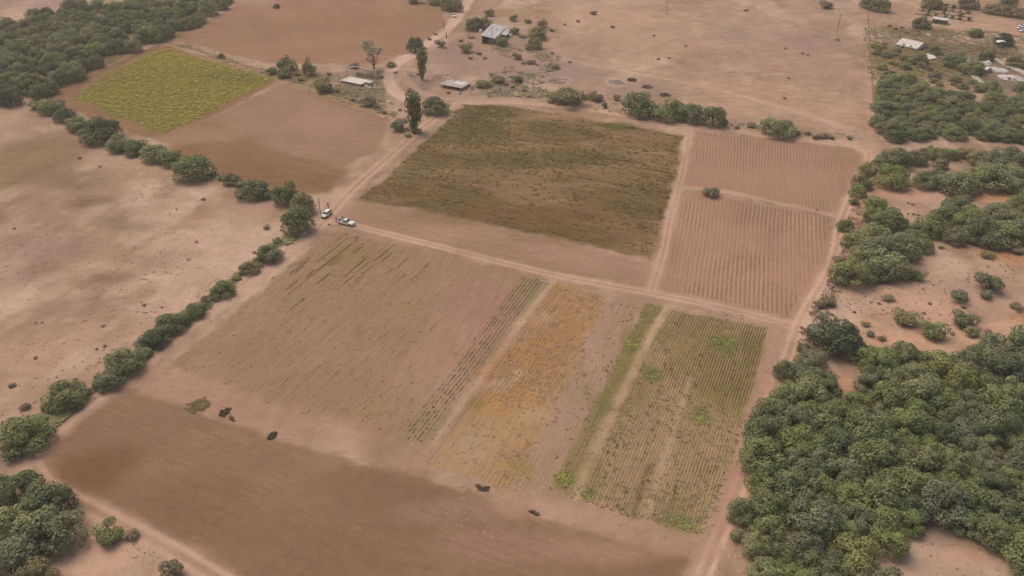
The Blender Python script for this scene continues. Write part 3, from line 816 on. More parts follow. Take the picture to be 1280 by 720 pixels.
# homestead
for (n, x, y, w, sh, t, hr, l) in [
    ('poplar_tree', 517, 141, 25, 'tall', 'dark', 1.9, 'tall dark poplar at the corner of the loop track'),
    ('poplar_tree', 527, 82, 16, 'tall', 'dark', 2.2, 'narrow dark leaning poplar beside the loop track'),
    ('mesquite_tree', 519, 55, 20, 'round', 'dark', .95, 'round dark green tree above the narrow poplar'),
    ('mesquite_tree', 545, 131, 32, 'round', 'green', .62, 'wide low green tree right of the tall dark poplar'),
    ('shrub', 500, 154, 20, 'bush', 'grey', .9, 'grey-green bush at the foot of the tall dark poplar'),
    ('shrub', 522, 162, 14, 'bush', 'grey', .6, 'low bush beneath the tall dark poplar'),
    ('pale_tree', 466, 70, 30, 'sparse', 'pale', 1.2, 'pale sparse yellow-green tree behind the ruin with white columns'),
    ('shrub', 406, 103, 25, 'bush', 'olive', .85, 'olive bush on the bank left of the ruin with white columns'),
    ('shrub', 461, 126, 20, 'bush', 'olive', .6, 'dull olive shrub below the ruin with white columns'),
    ('mesquite_tree', 358, 79, 22, 'round', 'grey', .85, 'grey-green tree at the right corner of the yellow-green field'),
    ('shrub', 357, 90, 20, 'bush', 'dark', .6, 'dark low bush in front of the grey-green tree by the mustard field'),
    ('shrub', 340, 88, 16, 'bush', 'dark', .6, 'dark bush touching the right corner of the yellow-green field'),
    ('mesquite_tree', 386, 83, 16, 'round', 'grey', 1.3, 'slim grey-green tree between the field corner and the ruin'),
    ('shrub', 443, 80, 14, 'bush', 'dry', .6, 'dry shrub just behind the white columns'),
    ('shrub', 488, 80, 14, 'bush', 'olive', .6, 'small olive shrub left of the loop track bend'),
    ('shrub', 552, 53, 14, 'bush', 'olive', .8, 'round olive shrub by the track left of the tin-roofed shed'),
    ('shrub', 581, 59, 17, 'bush', 'olive', .8, 'brownish bush in front of the tin-roofed shed'),
    ('mesquite_tree', 592, 29, 20, 'round', 'green', .8, 'green tree touching the left side of the tin-roofed shed'),
    ('mesquite_tree', 606, 28, 20, 'round', 'yellow', .7, 'paler green tree right behind the tin-roofed shed'),
    ('shrub', 610, 14, 13, 'bush', 'olive', .9, 'dark olive bush above the tin-roofed shed'),
    ('shrub', 628, 49, 19, 'bush', 'grey', .8, 'grey bush against the right wall of the tin-roofed shed'),
    ('mesquite_tree', 560, 4, 18, 'round', 'olive', .9, 'olive tree beyond the parked white truck'),
    ('mesquite_tree', 572, 6, 13, 'round', 'olive', 1.2, 'narrow olive tree right beyond the parked white truck'),
    ('shrub', 540, 0, 20, 'bush', 'yellow', .6, 'yellowish hedge bush at the far corner of the furrowed field'),
    ('shrub', 520, -2, 20, 'bush', 'olive', .6, 'olive hedge bush on the far edge of the furrowed field'),
    ('mesquite_tree', 672, 40, 22, 'round', 'olive', .75, 'olive tree at the back of the yard right of the shed'),
    ('mesquite_tree', 667, 53, 19, 'round', 'olive', .75, 'olive tree at the front of the pair right of the shed'),
    ('shrub', 679, 28, 14, 'bush', 'dry', .8, 'brownish shrub behind the pair of olive trees right of the shed'),
    ('shrub', 642, 37, 14, 'bush', 'grey', .8, 'grey-green shrub at the back right corner of the shed'),
    ('shrub', 641, 21, 12, 'bush', 'olive', .8, 'small round olive shrub behind the shed'),
    ('shrub', 646, 69, 13, 'bush', 'dry', .7, 'grey leafless shrub at the end of the row of stakes'),
    ('shrub', 660, 25, 9, 'bush', 'dry', .7, 'tiny brown shrub behind the yard of the shed'),
    ('shrub', 706, 118, 42, 'bush', 'olive', .6, 'wide olive bush at the left start of the bushes above the crop field'),
    ('shrub', 746, 118, 19, 'bush', 'dry', .7, 'dry greyish bush between the wide olive bush and the green clump'),
    ('shrub', 770, 121, 10, 'bush', 'dry', .9, 'little dry bush standing alone above the crop field'),
    ('shrub', 756, 131, 9, 'bush', 'dry', .9, 'little brown bush on the edge of the boundary track'),
    ('mesquite_tree', 801, 128, 38, 'round', 'green', .8, 'green tree at the left end of the clump above the crop field'),
    ('mesquite_tree', 837, 136, 40, 'round', 'green', .6, 'low green tree in the middle of the clump above the crop field'),
    ('mesquite_tree', 866, 140, 30, 'round', 'grey', .8, 'grey-green tree second from right in the clump above the crop field'),
    ('mesquite_tree', 892, 143, 28, 'round', 'grey', 1.0, 'taller grey-green tree at the right end of the clump above the crop field'),
    ('mesquite_tree', 973, 158, 40, 'round', 'grey', .55, 'wide low tree on the plain side of the track above the tilled plot'),
    ('shrub', 605, 103, 20, 'bush', 'olive', .5, 'olive shrub right of the flat slab roof'),
    ('shrub', 645, 97, 16, 'bush', 'yellow', .6, 'yellow-green shrub on the rough ground right of the slab roof'),
    ('shrub', 625, 98, 20, 'bush', 'dry', .5, 'dry shrub between the slab roof and the yellow-green shrub'),
    ('shrub', 886, 238, 22, 'bush', 'grey', .65, 'lone grey bush at the foot of the wire between the two ridged plots'),
    ('shrub', 1028, 168, 16, 'bush', 'dry', .4, 'dry low shrub by the rubble above the far track corner'),
    ('shrub', 1035, 5, 20, 'bush', 'dry', .5, 'brown scrub at the far end of the wire fence'),
]:
    plant_px(n, x, y, w, sh, t, l, 'tree' if n.endswith('tree') else 'bush', None, hr)

# scattered trees of the right-hand scrub land
RIGHT = {
    'thicket beside the bend of the right boundary track': [(1120, 195, 36, 'green'), (1100, 205, 22, 'green'), (1116, 219, 38, 'green'), (1086, 210, 22, 'olive'), (1077, 226, 24, 'green'), (1072, 238, 20, 'green')],
    'thicket in the middle of the right scrub land': [(1057, 281, 20, 'green'), (1096, 253, 24, 'green'), (1110, 272, 38, 'green'), (1092, 268, 24, 'green'), (1127, 278, 20, 'green'), (1070, 298, 30, 'grey'), (1090, 294, 44, 'grey'), (1100, 312, 48, 'grey'), (1114, 328, 48, 'grey'), (1130, 306, 42, 'grey'), (1082, 318, 34, 'grey'),
                                              (1143, 296, 30, 'green'), (1155, 306, 24, 'green'), (1066, 339, 46, 'yellow'), (1085, 338, 34, 'green'), (1103, 343, 22, 'green')],
    'long dense belt at the right edge': [(1150, 286, 26, 'green'), (1167, 280, 36, 'green'), (1185, 268, 38, 'green'), (1200, 254, 34, 'green'), (1210, 272, 42, 'green'), (1230, 284, 46, 'green'), (1247, 264, 32, 'grey'), (1255, 290, 44, 'grey'), (1272, 286, 40, 'grey'), (1275, 252, 26, 'green'), (1218, 290, 30, 'grey'), (1240, 298, 30, 'grey'), (1195, 295, 26, 'olive'), (1262, 272, 34, 'grey'), (1290, 278, 40, 'grey')],
    'upper belt of scrub at the right edge': [(1155, 224, 28, 'green'), (1170, 218, 26, 'grey'), (1180, 226, 30, 'grey'), (1197, 228, 40, 'grey'), (1212, 231, 28, 'grey'), (1225, 214, 34, 'grey'), (1242, 220, 44, 'grey'), (1262, 214, 36, 'grey'), (1272, 230, 30, 'grey'), (1247, 200, 40, 'grey'), (1225, 196, 26, 'olive'), (1270, 196, 36, 'grey'),
                                      (1147, 196, 24, 'olive'), (1160, 188, 18, 'olive'), (1172, 192, 22, 'green'), (1187, 191, 20, 'green'), (1176, 204, 18, 'olive'), (1207, 190, 18, 'dry')],
}
for nm, lst in RIGHT.items():
    for (x, y, w, t) in lst:
        plant_px('thicket_tree', x, y, w, 'round', t, f"{TN[t]} spreading tree crowded in the {nm}", 'tree', 'trees of the ' + nm, hr=.7)
for (n, x, y, w, t, hr, l) in [
    ('shrub', 1067, 251, 13, 'green', .8, 'small green shrub between the boundary track and the path beside it'),
    ('shrub', 1150, 342, 21, 'green', .8, 'small round green bush at the edge of the middle thicket'),
    ('shrub', 1241, 350, 33, 'green', .75, 'round green bush alone near the right edge on bare ground'),
    ('shrub', 1236, 317, 17, 'olive', .5, 'faint olive shrub above the lone round green bush'),
    ('shrub', 1197, 367, 23, 'grey', .7, 'grey bush uppermost of the dotted bushes on the bare right ground'),
    ('shrub', 1232, 366, 17, 'grey', .7, 'small grey bush just below the lone round green bush'),
    ('shrub', 1130, 396, 34, 'olive', .55, 'olive bush leftmost of the dotted bushes on the bare right ground'),
    ('shrub', 1165, 412, 34, 'green', .7, 'green bush beside the sandy path into the wood'),
    ('shrub', 1203, 398, 31, 'green', .7, 'green bush in the middle of the dotted bushes'),
    ('shrub', 1216, 414, 18, 'olive', .7, 'small olive bush beneath the middle green bush'),
    ('shrub', 1238, 417, 13, 'dry', .7, 'tiny dry bush at the top edge of the large wood'),
    ('shrub', 1270, 382, 16, 'dry', .6, 'brown shrub on the reddish patch at the right edge'),
    ('shrub', 1275, 312, 16, 'dry', .6, 'dry shrub below the dense belt at the right edge'),
    ('shrub', 1036, 375, 16, 'olive', .8, 'olive scrub beside the stick fence'),
    ('shrub', 1024, 380, 14, 'dry', .8, 'dry scrub between track and stick fence'),
    ('shrub', 1048, 322, 14, 'dry', .8, 'dry scrub at the far end of the stick fence'),
    ('mesquite_tree', 1047, 415, 60, 'dark', .75, 'big dark round tree at the end of the stick fence'),
    ('mesquite_tree', 1064, 430, 36, 'green', .8, 'green tree tucked at the right foot of the big dark tree'),
    ('mesquite_tree', 1084, 444, 34, 'green', .75, 'green tree between the big dark tree and the large wood'),
    ('mesquite_tree', 927, 637, 32, 'green', .95, 'green tree standing alone between the track and the wood'),
    ('shrub', 920, 666, 19, 'grey', .8, 'grey-green bush below the lone tree beside the track'),
    ('shrub', 1002, 432, 16, 'olive', .7, 'olive scrub at the crossing of the tracks'),
]:
    plant_px(n, x, y, w, 'round' if n.endswith('tree') else 'bush', t, l, 'tree' if n.endswith('tree') else 'bush', None, hr)


def fill_wood(poly, smin, smax, tones, tag_of, name, group, hr=(.7, .95), limit=200, gap=.66, holes=()):
    P = G(poly); lo = P.min(0); hi = P.max(0); out = []
    tries = 0
    while tries < 16000 and len(out) < limit:
        tries += 1
        x = R.uniform(lo[0], hi[0]); y = R.uniform(lo[1], hi[1])
        if poly_sd(np.array([[x, y]]), P)[0] < 0: continue
        W = R.uniform(smin, smax)
        if any((x - hx) ** 2 + (y - hy) ** 2 < (hr_ + W * .35) ** 2 for hx, hy, hr_ in holes): continue
        if any((x - a) ** 2 + (y - b) ** 2 < ((W + w) * .5 * gap) ** 2 for a, b, w in out): continue
        out.append((x, y, W))
    for (x, y, W) in out:
        t = R.choice(tones)
        plant(name, x, y, W * 1.12, W * R.uniform(*hr), 'round', t, tag_of.format(TN[t]), 'tree', group)
    return len(out)


def hole(px, py, r):
    x, y = g(px, py); return (x, y, r)


n1 = fill_wood([(950, 562), (972, 480), (1000, 450), (1035, 462), (1050, 480), (1056, 530), (1068, 535), (1068, 500), (1084, 480), (1090, 452), (1130, 445), (1165, 463), (1225, 446), (1300, 436), (1330, 740), (1222, 672), (1196, 664), (1160, 690), (1140, 760), (930, 780), (944, 690), (945, 620)],
               4.8, 9.8, ['grey', 'grey', 'grey', 'green', 'green', 'green', 'green', 'green', 'yellow', 'dark'], '{} round mesquite tree crowded in the large wood at the lower right', 'mesquite_tree', 'trees of the large wood at the lower right', gap=.60,
               holes=[hole(1060, 490, 2.2), hole(1200, 712, 7), hole(1180, 735, 8)])
n2 = fill_wood([(-25, 140), (-20, 52), (20, 32), (60, 24), (105, 14), (150, 10), (200, -6), (300, -16), (286, 4), (258, 30), (208, 48), (150, 72), (78, 110), (45, 138), (0, 134)],
               7.0, 10.5, ['grey', 'grey', 'dark', 'green', 'olive'], '{} rounded tree crowded in the dark wood at the upper left', 'wood_tree', 'trees of the dark wood at the upper left', gap=.57,
               holes=[hole(26, 46, 4)], limit=190)
n3 = fill_wood([(1086, 136), (1104, 112), (1128, 104), (1150, 112), (1190, 120), (1225, 128), (1290, 120), (1300, 178), (1240, 178), (1195, 172), (1150, 176), (1120, 180), (1098, 160)],
               6.5, 10, ['grey', 'green', 'green', 'dark', 'olive'], '{} tree in the grove between the settlement and the right scrub', 'mesquite_tree', 'trees of the grove below the settlement', gap=.68, limit=70, hr=(.45, .58))
n4 = fill_wood([(1090, 60), (1110, 50), (1130, 75), (1160, 84), (1200, 100), (1240, 106), (1240, 118), (1160, 108), (1100, 100)],
               2.5, 5.5, ['olive', 'yellow', 'olive', 'yellow', 'dry'], '{} scrubby tree among the weeds around the settlement', 'scrub_tree', 'scrubby trees around the settlement', gap=1.0, limit=34, hr=(.45, .6))
print('woods', n1, n2, n3, n4)
for (x, y, w, t, l) in [(1100, 5, 24, 'olive', 'olive brown tree left of the orchard rows'), (1086, 2, 20, 'olive', 'olive tree at the top edge beyond the wire fence'), (1165, 1, 24, 'olive', 'olive tree behind the orchard rows'),
                        (1153, 28, 20, 'dark', 'dark tree at the left end of the long white-roofed shed'), (1221, 40, 16, 'dark', 'dark tree left of the white canopy'), (1256, 48, 22, 'dark', 'dark tree right of the white canopy'),
                        (1150, 72, 20, 'grey', 'grey-green tree below the pale gabled house'), (1170, 62, 16, 'grey', 'grey-green tree right of the pale gabled house'), (1195, 74, 26, 'grey', 'grey-green tree left of the rubble heap'),
                        (1215, 82, 26, 'grey', 'grey-green tree left of the rubble heap, nearer the slab'), (1234, 70, 16, 'dark', 'dark tree above the rubble heap'), (1240, 108, 22, 'grey', 'grey-green tree below the rubble heap'),
                        (1270, 76, 20, 'olive', 'olive tree right of the long grey strips'), (1278, 108, 20, 'grey', 'grey-green tree at the right edge beside the rubble'), (1212, 2, 22, 'dry', 'brown tree at the top edge right of the orchard'),
                        (1240, 10, 18, 'dry', 'brown hedge bush left of the row at the top right corner'), (1256, 13, 18, 'olive', 'olive hedge bush in the row at the top right corner'), (1272, 15, 18, 'dry', 'brown hedge bush at the right end of the top corner row'),
                        (90, 5, 17, 'green', 'green tree standing alone beyond the upper left wood'), (1262, 2, 20, 'olive', 'olive tree at the top right corner'), (345, 7, 8, 'dark', 'tiny dark tree beyond the far corner of the furrowed field'), (276, 69, 9, 'olive', 'small olive bush on the ditch bank above the mustard field')]:
    plant_px('scrub_tree', x, y, w, 'round', t, l, 'tree', None, .7)

# hedge bank between the mustard field and the furrowed field and other weed banks: ground cover nobody could count


def tuft_field(name, P, size, cols, mat_, rr, leaves=5, hs=1.0, tint=None):
    """many low plants as one mesh; P: n x 2"""
    n = len(P)
    rs = np.random.RandomState(rr)
    V = np.zeros((n, leaves, 4, 3)); S = size * rs.uniform(.6, 1.4, n) if np.isscalar(size) else size
    for k in range(leaves):
        a = rs.uniform(0, 6.283, n); r0 = rs.uniform(.0, .7, n) * S; tilt = rs.uniform(.0, .38, n)
        dx, dy = np.cos(a), np.sin(a)
        cx = P[:, 0] + dx * r0; cy = P[:, 1] + dy * r0; z0 = rs.uniform(.02, .22, n) * S * hs
        l = S * rs.uniform(.5, .9, n); w = S * rs.uniform(.22, .4, n)
        ex, ey, ez = dx * np.cos(tilt), dy * np.cos(tilt), np.sin(tilt) * hs
        px_, py_ = -dy, dx
        V[:, k, 0] = np.stack([cx - px_ * w * .6, cy - py_ * w * .6, z0], 1)
        V[:, k, 1] = np.stack([cx + px_ * w * .6, cy + py_ * w * .6, z0], 1)
        V[:, k, 2] = np.stack([cx + ex * l + px_ * w, cy + ey * l + py_ * w, z0 + ez * l], 1)
        V[:, k, 3] = np.stack([cx + ex * l - px_ * w, cy + ey * l - py_ * w, z0 + ez * l * .9], 1)
    V[..., 2] += .045
    Fq = np.arange(n * leaves * 4).reshape(-1, 4)
    me = np_mesh(name, V.reshape(-1, 3), Fq)
    o = link(name, me, mat_, kind='stuff')
    return o


DENS = .42


def rows_in(f, along, keep, rr, sub=1.0, jit=.18):
    """points along the rows of a field: keep(P, u, v) gives the chance of a plant"""
    poly = f['P']; rs = np.random.RandomState(rr)
    lo = poly.min(0); hi = poly.max(0)
    # dense candidates, then snapped on the row lines
    st = along * .75
    X = np.arange(lo[0], hi[0], st); Y = np.arange(lo[1], hi[1], st)
    gx, gy = np.meshgrid(X, Y); P = np.stack([gx.ravel(), gy.ravel()], 1) + rs.uniform(-st / 2, st / 2, (gx.size, 2))
    P = P[poly_sd(P, poly) + (fbm(P[:, 0] * .22, P[:, 1] * .22, 5, 3) - .5) * f.get('j', 3.2) > .2]
    u, v = field_uv(f, P)
    e = .01
    ux, _ = field_uv(f, P + [e, 0]); uy, _ = field_uv(f, P + [0, e])
    gr = np.stack([(ux - u) / e, (uy - u) / e], 1)
    tgt = np.floor(u) + .25      # where the shader's row colour peaks
    du = tgt - u
    du = np.where(du < -.5, du + 1, du)
    P = P + gr / (gr ** 2).sum(1)[:, None] * (du + rs.normal(0, jit * .6, len(u)))[:, None]
    k = keep(P, u, v) * sub
    return P[rs.uniform(0, 1, len(P)) < k * DENS]


def FLD(n): return next(f for f in FIELDS if f['n'] == n)


def patch(P, sc, a, b, s): return sstep(a, b, fbm(P[:, 0] * sc, P[:, 1] * sc, s, 4))


def blob(P, px, py, rx, ry):
    c = g(px, py); k = scale_at(py); dep = PITCH + math.atan((py - 360) / F)
    d = np.sqrt(((P[:, 0] - c[0]) / (rx / k)) ** 2 + ((P[:, 1] - c[1]) / (ry / (k * math.sin(dep)))) ** 2)
    return 1 - sstep(.5, 1.2, d)


CROP_D = leaf_mat('crop_dark', (.165, .115, .048), val=.2)
CROP_G = leaf_mat('crop_green', (.245, .200, .075), val=.2)
CROP_B = leaf_mat('crop_bright', (.32, .315, .09), val=.15)
CROP_Y = leaf_mat('crop_mustard', (.47, .372, .065), val=.25)
CROP_P = leaf_mat('crop_plot', (.33, .255, .115), val=.15)
CROP_O = leaf_mat('crop_straw', (.50, .335, .205), val=.08)
CROP_S = leaf_mat('crop_sparse', (.225, .150, .075), val=.2)
SCRUB = leaf_mat('scrub_dry', (.26, .17, .11), val=.2)


def keep_up(P, u, v):
    k = .06 + .9 * sstep(.5, .68, vnoise(np.floor(u + .25) * 3.71, v * .11, 19)) * (.35 + .65 * patch(P, .05, .42, .58, 12))
    k = k + .4 * blob(P, 600, 155, 50, 30) + .35 * blob(P, 690, 200, 120, 16) + .3 * blob(P, 820, 232, 22, 18) + .3 * blob(P, 800, 265, 60, 10)
    k = k * (1 - .75 * blob(P, 640, 268, 170, 16)) * (1 - .6 * blob(P, 760, 298, 80, 20)) * (1 - .6 * blob(P, 660, 240, 60, 8)) * (1 - .7 * blob(P, 740, 145, 90, 6)) * (1 - .5 * blob(P, 835, 300, 20, 40))
    return k


def keep_green(P, u, v):
    k = .12 + .4 * patch(P, .06, .42, .66, 14)
    bright = [(815, 468, 14, 10), (905, 430, 18, 14), (736, 618, 12, 10), (708, 598, 15, 13), (850, 655, 30, 16), (875, 520, 18, 16), (790, 430, 16, 18)]
    for b in bright: k = k + .5 * blob(P, *b)
    return k * (1 - .6 * blob(P, 870, 480, 20, 20)) * (1 - .5 * blob(P, 795, 600, 20, 20))


f = FLD('crop_field')
P = rows_in(f, .85, keep_up, 1)
tag(tuft_field('crop_plants', P, .46, None, CROP_D, 2), 'low dark olive crop growing in patchy rows on the large upper field', 'crop')
P = rows_in(f, 1.2, lambda P, u, v: .8 * blob(P, 600, 152, 44, 26) + .5 * blob(P, 690, 200, 110, 12) + .9 * blob(P, 772, 158, 20, 4) + .25 * patch(P, .05, .5, .7, 3), 4)
tag(tuft_field('crop_plants', P, .5, None, CROP_G, 5), 'greener weeds patched through the large upper crop field', 'crop')
for nm, rr in (('green_plot', 11), ('green_strip', 12)):
    f = FLD(nm)
    P = rows_in(f, .5, keep_green, rr)
    tag(tuft_field('crop_plants', P, .3, None, CROP_P, rr + 20, hs=.6), {'green_plot': 'olive crop in close rows on the wide green plot at lower right', 'green_strip': 'olive crop on the narrow strip left of the pale straight path'}[nm], 'crop')
    P = rows_in(f, .6, lambda P, u, v: sum(.8 * blob(P, *b) for b in [(815, 468, 12, 9), (905, 430, 16, 12), (736, 618, 11, 9), (708, 598, 13, 11), (850, 655, 26, 14), (875, 520, 14, 12), (790, 430, 10, 12)]), rr + 5, jit=.6)
    tag(tuft_field('weeds', P, .45, None, CROP_B, rr + 25), {'green_plot': 'bright green weeds in patches on the wide green plot', 'green_strip': 'bright green weeds at the near end of the narrow strip'}[nm], 'weeds')
f = FLD('green_plot')
P = rows_in(f, .7, lambda P, u, v: .01 + .3 * sstep(.66, .76, vnoise(np.floor(u + .25) * 3.71, v * .2, 6)), 61, jit=.05)
tag(tuft_field('crop_plants', P, .30, None, CROP_D, 62), 'dark crop clumps strewn along the rows of the wide green plot', 'crop')
f = FLD('mustard_field')
P = rows_in(f, .75, lambda P, u, v: .62 + .4 * patch(P, .05, .4, .6, 8), 15, jit=.5)
tag(tuft_field('crop_plants', P, .62, None, CROP_Y, 31), 'yellow-green crop covering the field below the upper left wood', 'crop')
P = rows_in(f, 1.1, lambda P, u, v: .9 * blob(P, 300, 92, 44, 8) + .3 * patch(P, .06, .5, .65, 9), 16, jit=.5)
tag(tuft_field('crop_plants', P, .6, None, CROP_G, 32), 'darker green crop along the upper right edge of the mustard field', 'crop')
f = FLD('ochre_plot')
P = rows_in(f, .55, lambda P, u, v: .12 + .3 * np.clip(blob(P, 700, 415, 40, 45) + blob(P, 650, 470, 60, 40) + blob(P, 720, 378, 26, 14), 0, 1) + .4 * patch(P, .09, .5, .62, 2), 17)
tag(tuft_field('crop_plants', P, .28, None, CROP_O, 33), 'dry ochre crop stubble in rows on the orange plot', 'crop')
def rs_(P): return _hash((P[:, 0] * 1.7).astype(np.int64), (P[:, 1] * .9).astype(np.int64), 5)


f = FLD('sparse_field')
P = rows_in(f, .4, lambda P, u, v: (.03 + 1.6 * sstep(.70, .80, vnoise(np.floor(u + .25) * 3.71, v * .13, 9)) * patch(P, .03, .4, .6, 22)) * (1 - .85 * blob(P, 600, 400, 70, 90)) + 1.0 * blob(P, 440, 300, 55, 13) * (rs_(P) < .45) * sstep(.6, .7, vnoise(np.floor(u + .25) * 3.71, v * .2, 8)), 18, jit=.06)
tag(tuft_field('crop_plants', P, .21, None, CROP_S, 34), 'thin dry crop rows dotted over the bare middle left field', 'crop')
f = FLD('striped_plot')
P = rows_in(f, .4, lambda P, u, v: np.where(u < 5.2, .5, .08), 19, jit=.04)
tag(tuft_field('crop_plants', P, .19, None, CROP_S, 35), 'thin dark crop lines running beside the orange plot', 'crop')
f = FLD('pale_strip')
P = rows_in(f, .8, lambda P, u, v: .05 + .3 * patch(P, .1, .5, .65, 52), 20)
tag(tuft_field('crop_plants', P, .3, None, CROP_S, 36), 'sparse stubble on the pale strip beside the orange plot', 'crop')


def scatter(poly, n, seed, thr=.5):
    P = G(poly); rs = np.random.RandomState(seed); lo = P.min(0); hi = P.max(0)
    q = rs.uniform(lo, hi, (n, 2)); q = q[poly_sd(q, P) > 0]
    return q[patch(q, .05, thr - .08, thr + .12, seed) > rs.uniform(0, 1, len(q))]


P = np.concatenate([scatter([(0, 135), (120, 180), (260, 225), (350, 255), (330, 320), (200, 400), (60, 500), (0, 540)], 5000, 3, .55),
                    scatter([(660, 20), (1085, 0), (1088, 150), (980, 150), (760, 120), (660, 80)], 3500, 5, .58),
                    scatter([(1040, 420), (1060, 350), (1150, 340), (1280, 300), (1280, 420), (1120, 440)], 1800, 6, .5),
                    scatter([(1095, 230), (1150, 190), (1280, 190), (1280, 250), (1140, 270)], 900, 7, .5)])
tag(tuft_field('dry_weeds', P[::2], .26, None, SCRUB, 41, hs=.6), 'dry brown weeds strewn over the bare ground around the farm', 'weeds')
P = np.concatenate([scatter([(200, 52), (214, 50), (350, 92), (420, 96), (440, 120), (495, 145), (488, 150), (420, 128), (350, 100)], 2600, 8, .3),
                    scatter([(1080, 35), (1280, 40), (1280, 110), (1200, 118), (1120, 110), (1085, 100)], 5200, 9, .4),
                    scatter([(560, 62), (640, 58), (700, 70), (690, 122), (560, 122), (530, 100)], 2600, 21, .5), scatter([(395, 92), (480, 88), (480, 118), (510, 150), (420, 126)], 1300, 22, .45),
                    scatter([(650, 108), (700, 112), (780, 130), (900, 150), (1060, 172), (1060, 178), (900, 156), (700, 132)], 1500, 10, .4)])
tag(tuft_field('dry_weeds', P, .8, None, LEAF['olive'], 42), 'rough olive weeds on the field banks and around the settlement', 'weeds')
P = []
for k in range(2600):
    t = R.random(); i = 6 + t * 5.3
    a = TRACKS[0][1]; j = int(i); w = i - j
    p = (a[j][0] * (1 - w) + a[j + 1][0] * w - R.uniform(4, 14), a[j][1] * (1 - w) + a[j + 1][1] * w - R.uniform(2, 9)); P.append(g(*p))
P = np.array(P); P = P[patch(P, .08, .4, .6, 4) > .4]
tag(tuft_field('dry_weeds', P, .8, None, LEAF['olive'], 43), 'dry weeds lining the hedge beside the left track', 'weeds')
P = []
for k in range(700):
    i = 9 + R.random() * 9; a = TRACKS[2][1]; j = min(int(i), len(a) - 2); w = i - j
    P.append(g(a[j][0] * (1 - w) + a[j + 1][0] * w + R.uniform(8, 26), a[j][1] * (1 - w) + a[j + 1][1] * w + R.uniform(-5, 8)))
P = np.array(P); P = P[patch(P, .1, .4, .6, 14) > .4]
tag(tuft_field('dry_weeds', P, .55, None, SCRUB, 44), 'brown weeds between the right boundary track and the wood', 'weeds')

# single dark scrub plants dotted over the bare ground
DOTS = [(125, 208, 6), (220, 261, 5), (246, 302, 6), (18, 285, 6), (45, 403, 5), (53, 403, 5), (131, 432, 9), (121, 436, 6), (129, 407, 8), (180, 381, 8), (202, 384, 5), (255, 248, 11), (100, 197, 8), (44, 447, 9), (317, 315, 9), (332, 283, 16),
        (16, 480, 16), (30, 508, 22), (95, 500, 10), (986, 97, 5), (1010, 68, 5), (1047, 49, 7), (823, 73, 6), (836, 72, 5), (766, 33, 8), (742, 15, 12), (817, 44, 5), (857, 57, 5), (932, 12, 8), (980, 122, 6), (1141, 255, 6), (1135, 253, 5), (1122, 238, 6),
        (1142, 267, 6), (1147, 268, 6), (1135, 267, 5), (1068, 389, 6), (1100, 379, 7), (1110, 372, 20), (1163, 379, 6), (1155, 391, 6), (1088, 417, 14), (1102, 423, 14), (1191, 417, 8), (1204, 383, 8), (1176, 308, 10), (1081, 405, 14), (1052, 303, 8), (1022, 262, 5),
        (982, 60, 6), (1004, 66, 6), (690, 37, 8), (706, 30, 6), (722, 26, 7), (741, 16, 7), (650, 45, 7), (522, 92, 7), (495, 90, 7), (560, 115, 7), (500, 137, 7), (712, 77, 6), (695, 83, 14), (664, 77, 14), (905, 155, 12), (920, 158, 10), (1062, 172, 10), (1040, 171, 12), (1008, 166, 10)]
DOTS += [(x_, y_, w_) for x_, y_, w_ in [(588, 72, 8), (598, 66, 9), (606, 72, 7), (660, 60, 9), (655, 78, 8), (690, 66, 7), (615, 92, 9), (632, 104, 10), (640, 108, 9), (655, 112, 9), (590, 108, 7), (470, 132, 10), (440, 124, 9), (420, 112, 12), (395, 104, 12), (378, 98, 12), (370, 92, 12), (480, 140, 9), (508, 168, 12), (530, 60, 8), (536, 48, 8), (545, 42, 7), (590, 46, 9), (576, 50, 8), (655, 45, 10), (690, 125, 14), (722, 124, 14), (732, 122, 10), (780, 128, 12), (905, 150, 12), (940, 156, 14), (995, 164, 14), (1020, 170, 14), (476, 96, 9), (412, 92, 9)]]
for (x, y, w) in DOTS:
    plant_px('shrub', x, y, w * (.6 if x < 340 else .8), 'bush', R.choice(['dry', 'dry', 'olive']), 'small dry brown shrub dotted over the bare ground', 'bush', 'small dry shrubs dotted over the bare ground', hr=.55)

# ------------------------------------------------------------------ vehicles


def wheel(parent, x, y, r=.37, w=.25):
    n = 18; mb = MB(); vs = []; prof = [(-w / 2, r * .62), (-w / 2, r * .9), (-w * .32, r), (w * .32, r), (w / 2, r * .9), (w / 2, r * .62)]
    k = len(prof)
    for i in range(n):
        a = 2 * math.pi * i / n
        vs += [(rr * math.cos(a), yy, rr * math.sin(a)) for yy, rr in prof]
    fs = [(i * k + j, i * k + (j + 1) % k, ((i + 1) % n) * k + (j + 1) % k, ((i + 1) % n) * k + j) for i in range(n) for j in range(k)]
    wh = mb.add(vs, fs).build('wheel', TYRE, parent); wh.location = (x, y, r)
    rm = MB(); s = 1 if y > 0 else -1
    rm.tube([(0, -w * .3, 0), (0, w * .3, 0)], r * .63, 16)
    rm.tube([(0, s * w * .3, 0), (0, s * w * .36, 0)], r * .2, 8)
    rm.build('rim', RIM, wh)


def arch(cx, r, z0, n=7):
    return [(cx + r * math.cos(a), z0 + r * math.sin(a)) for a in [math.pi * i / (n - 1) for i in range(n)]]


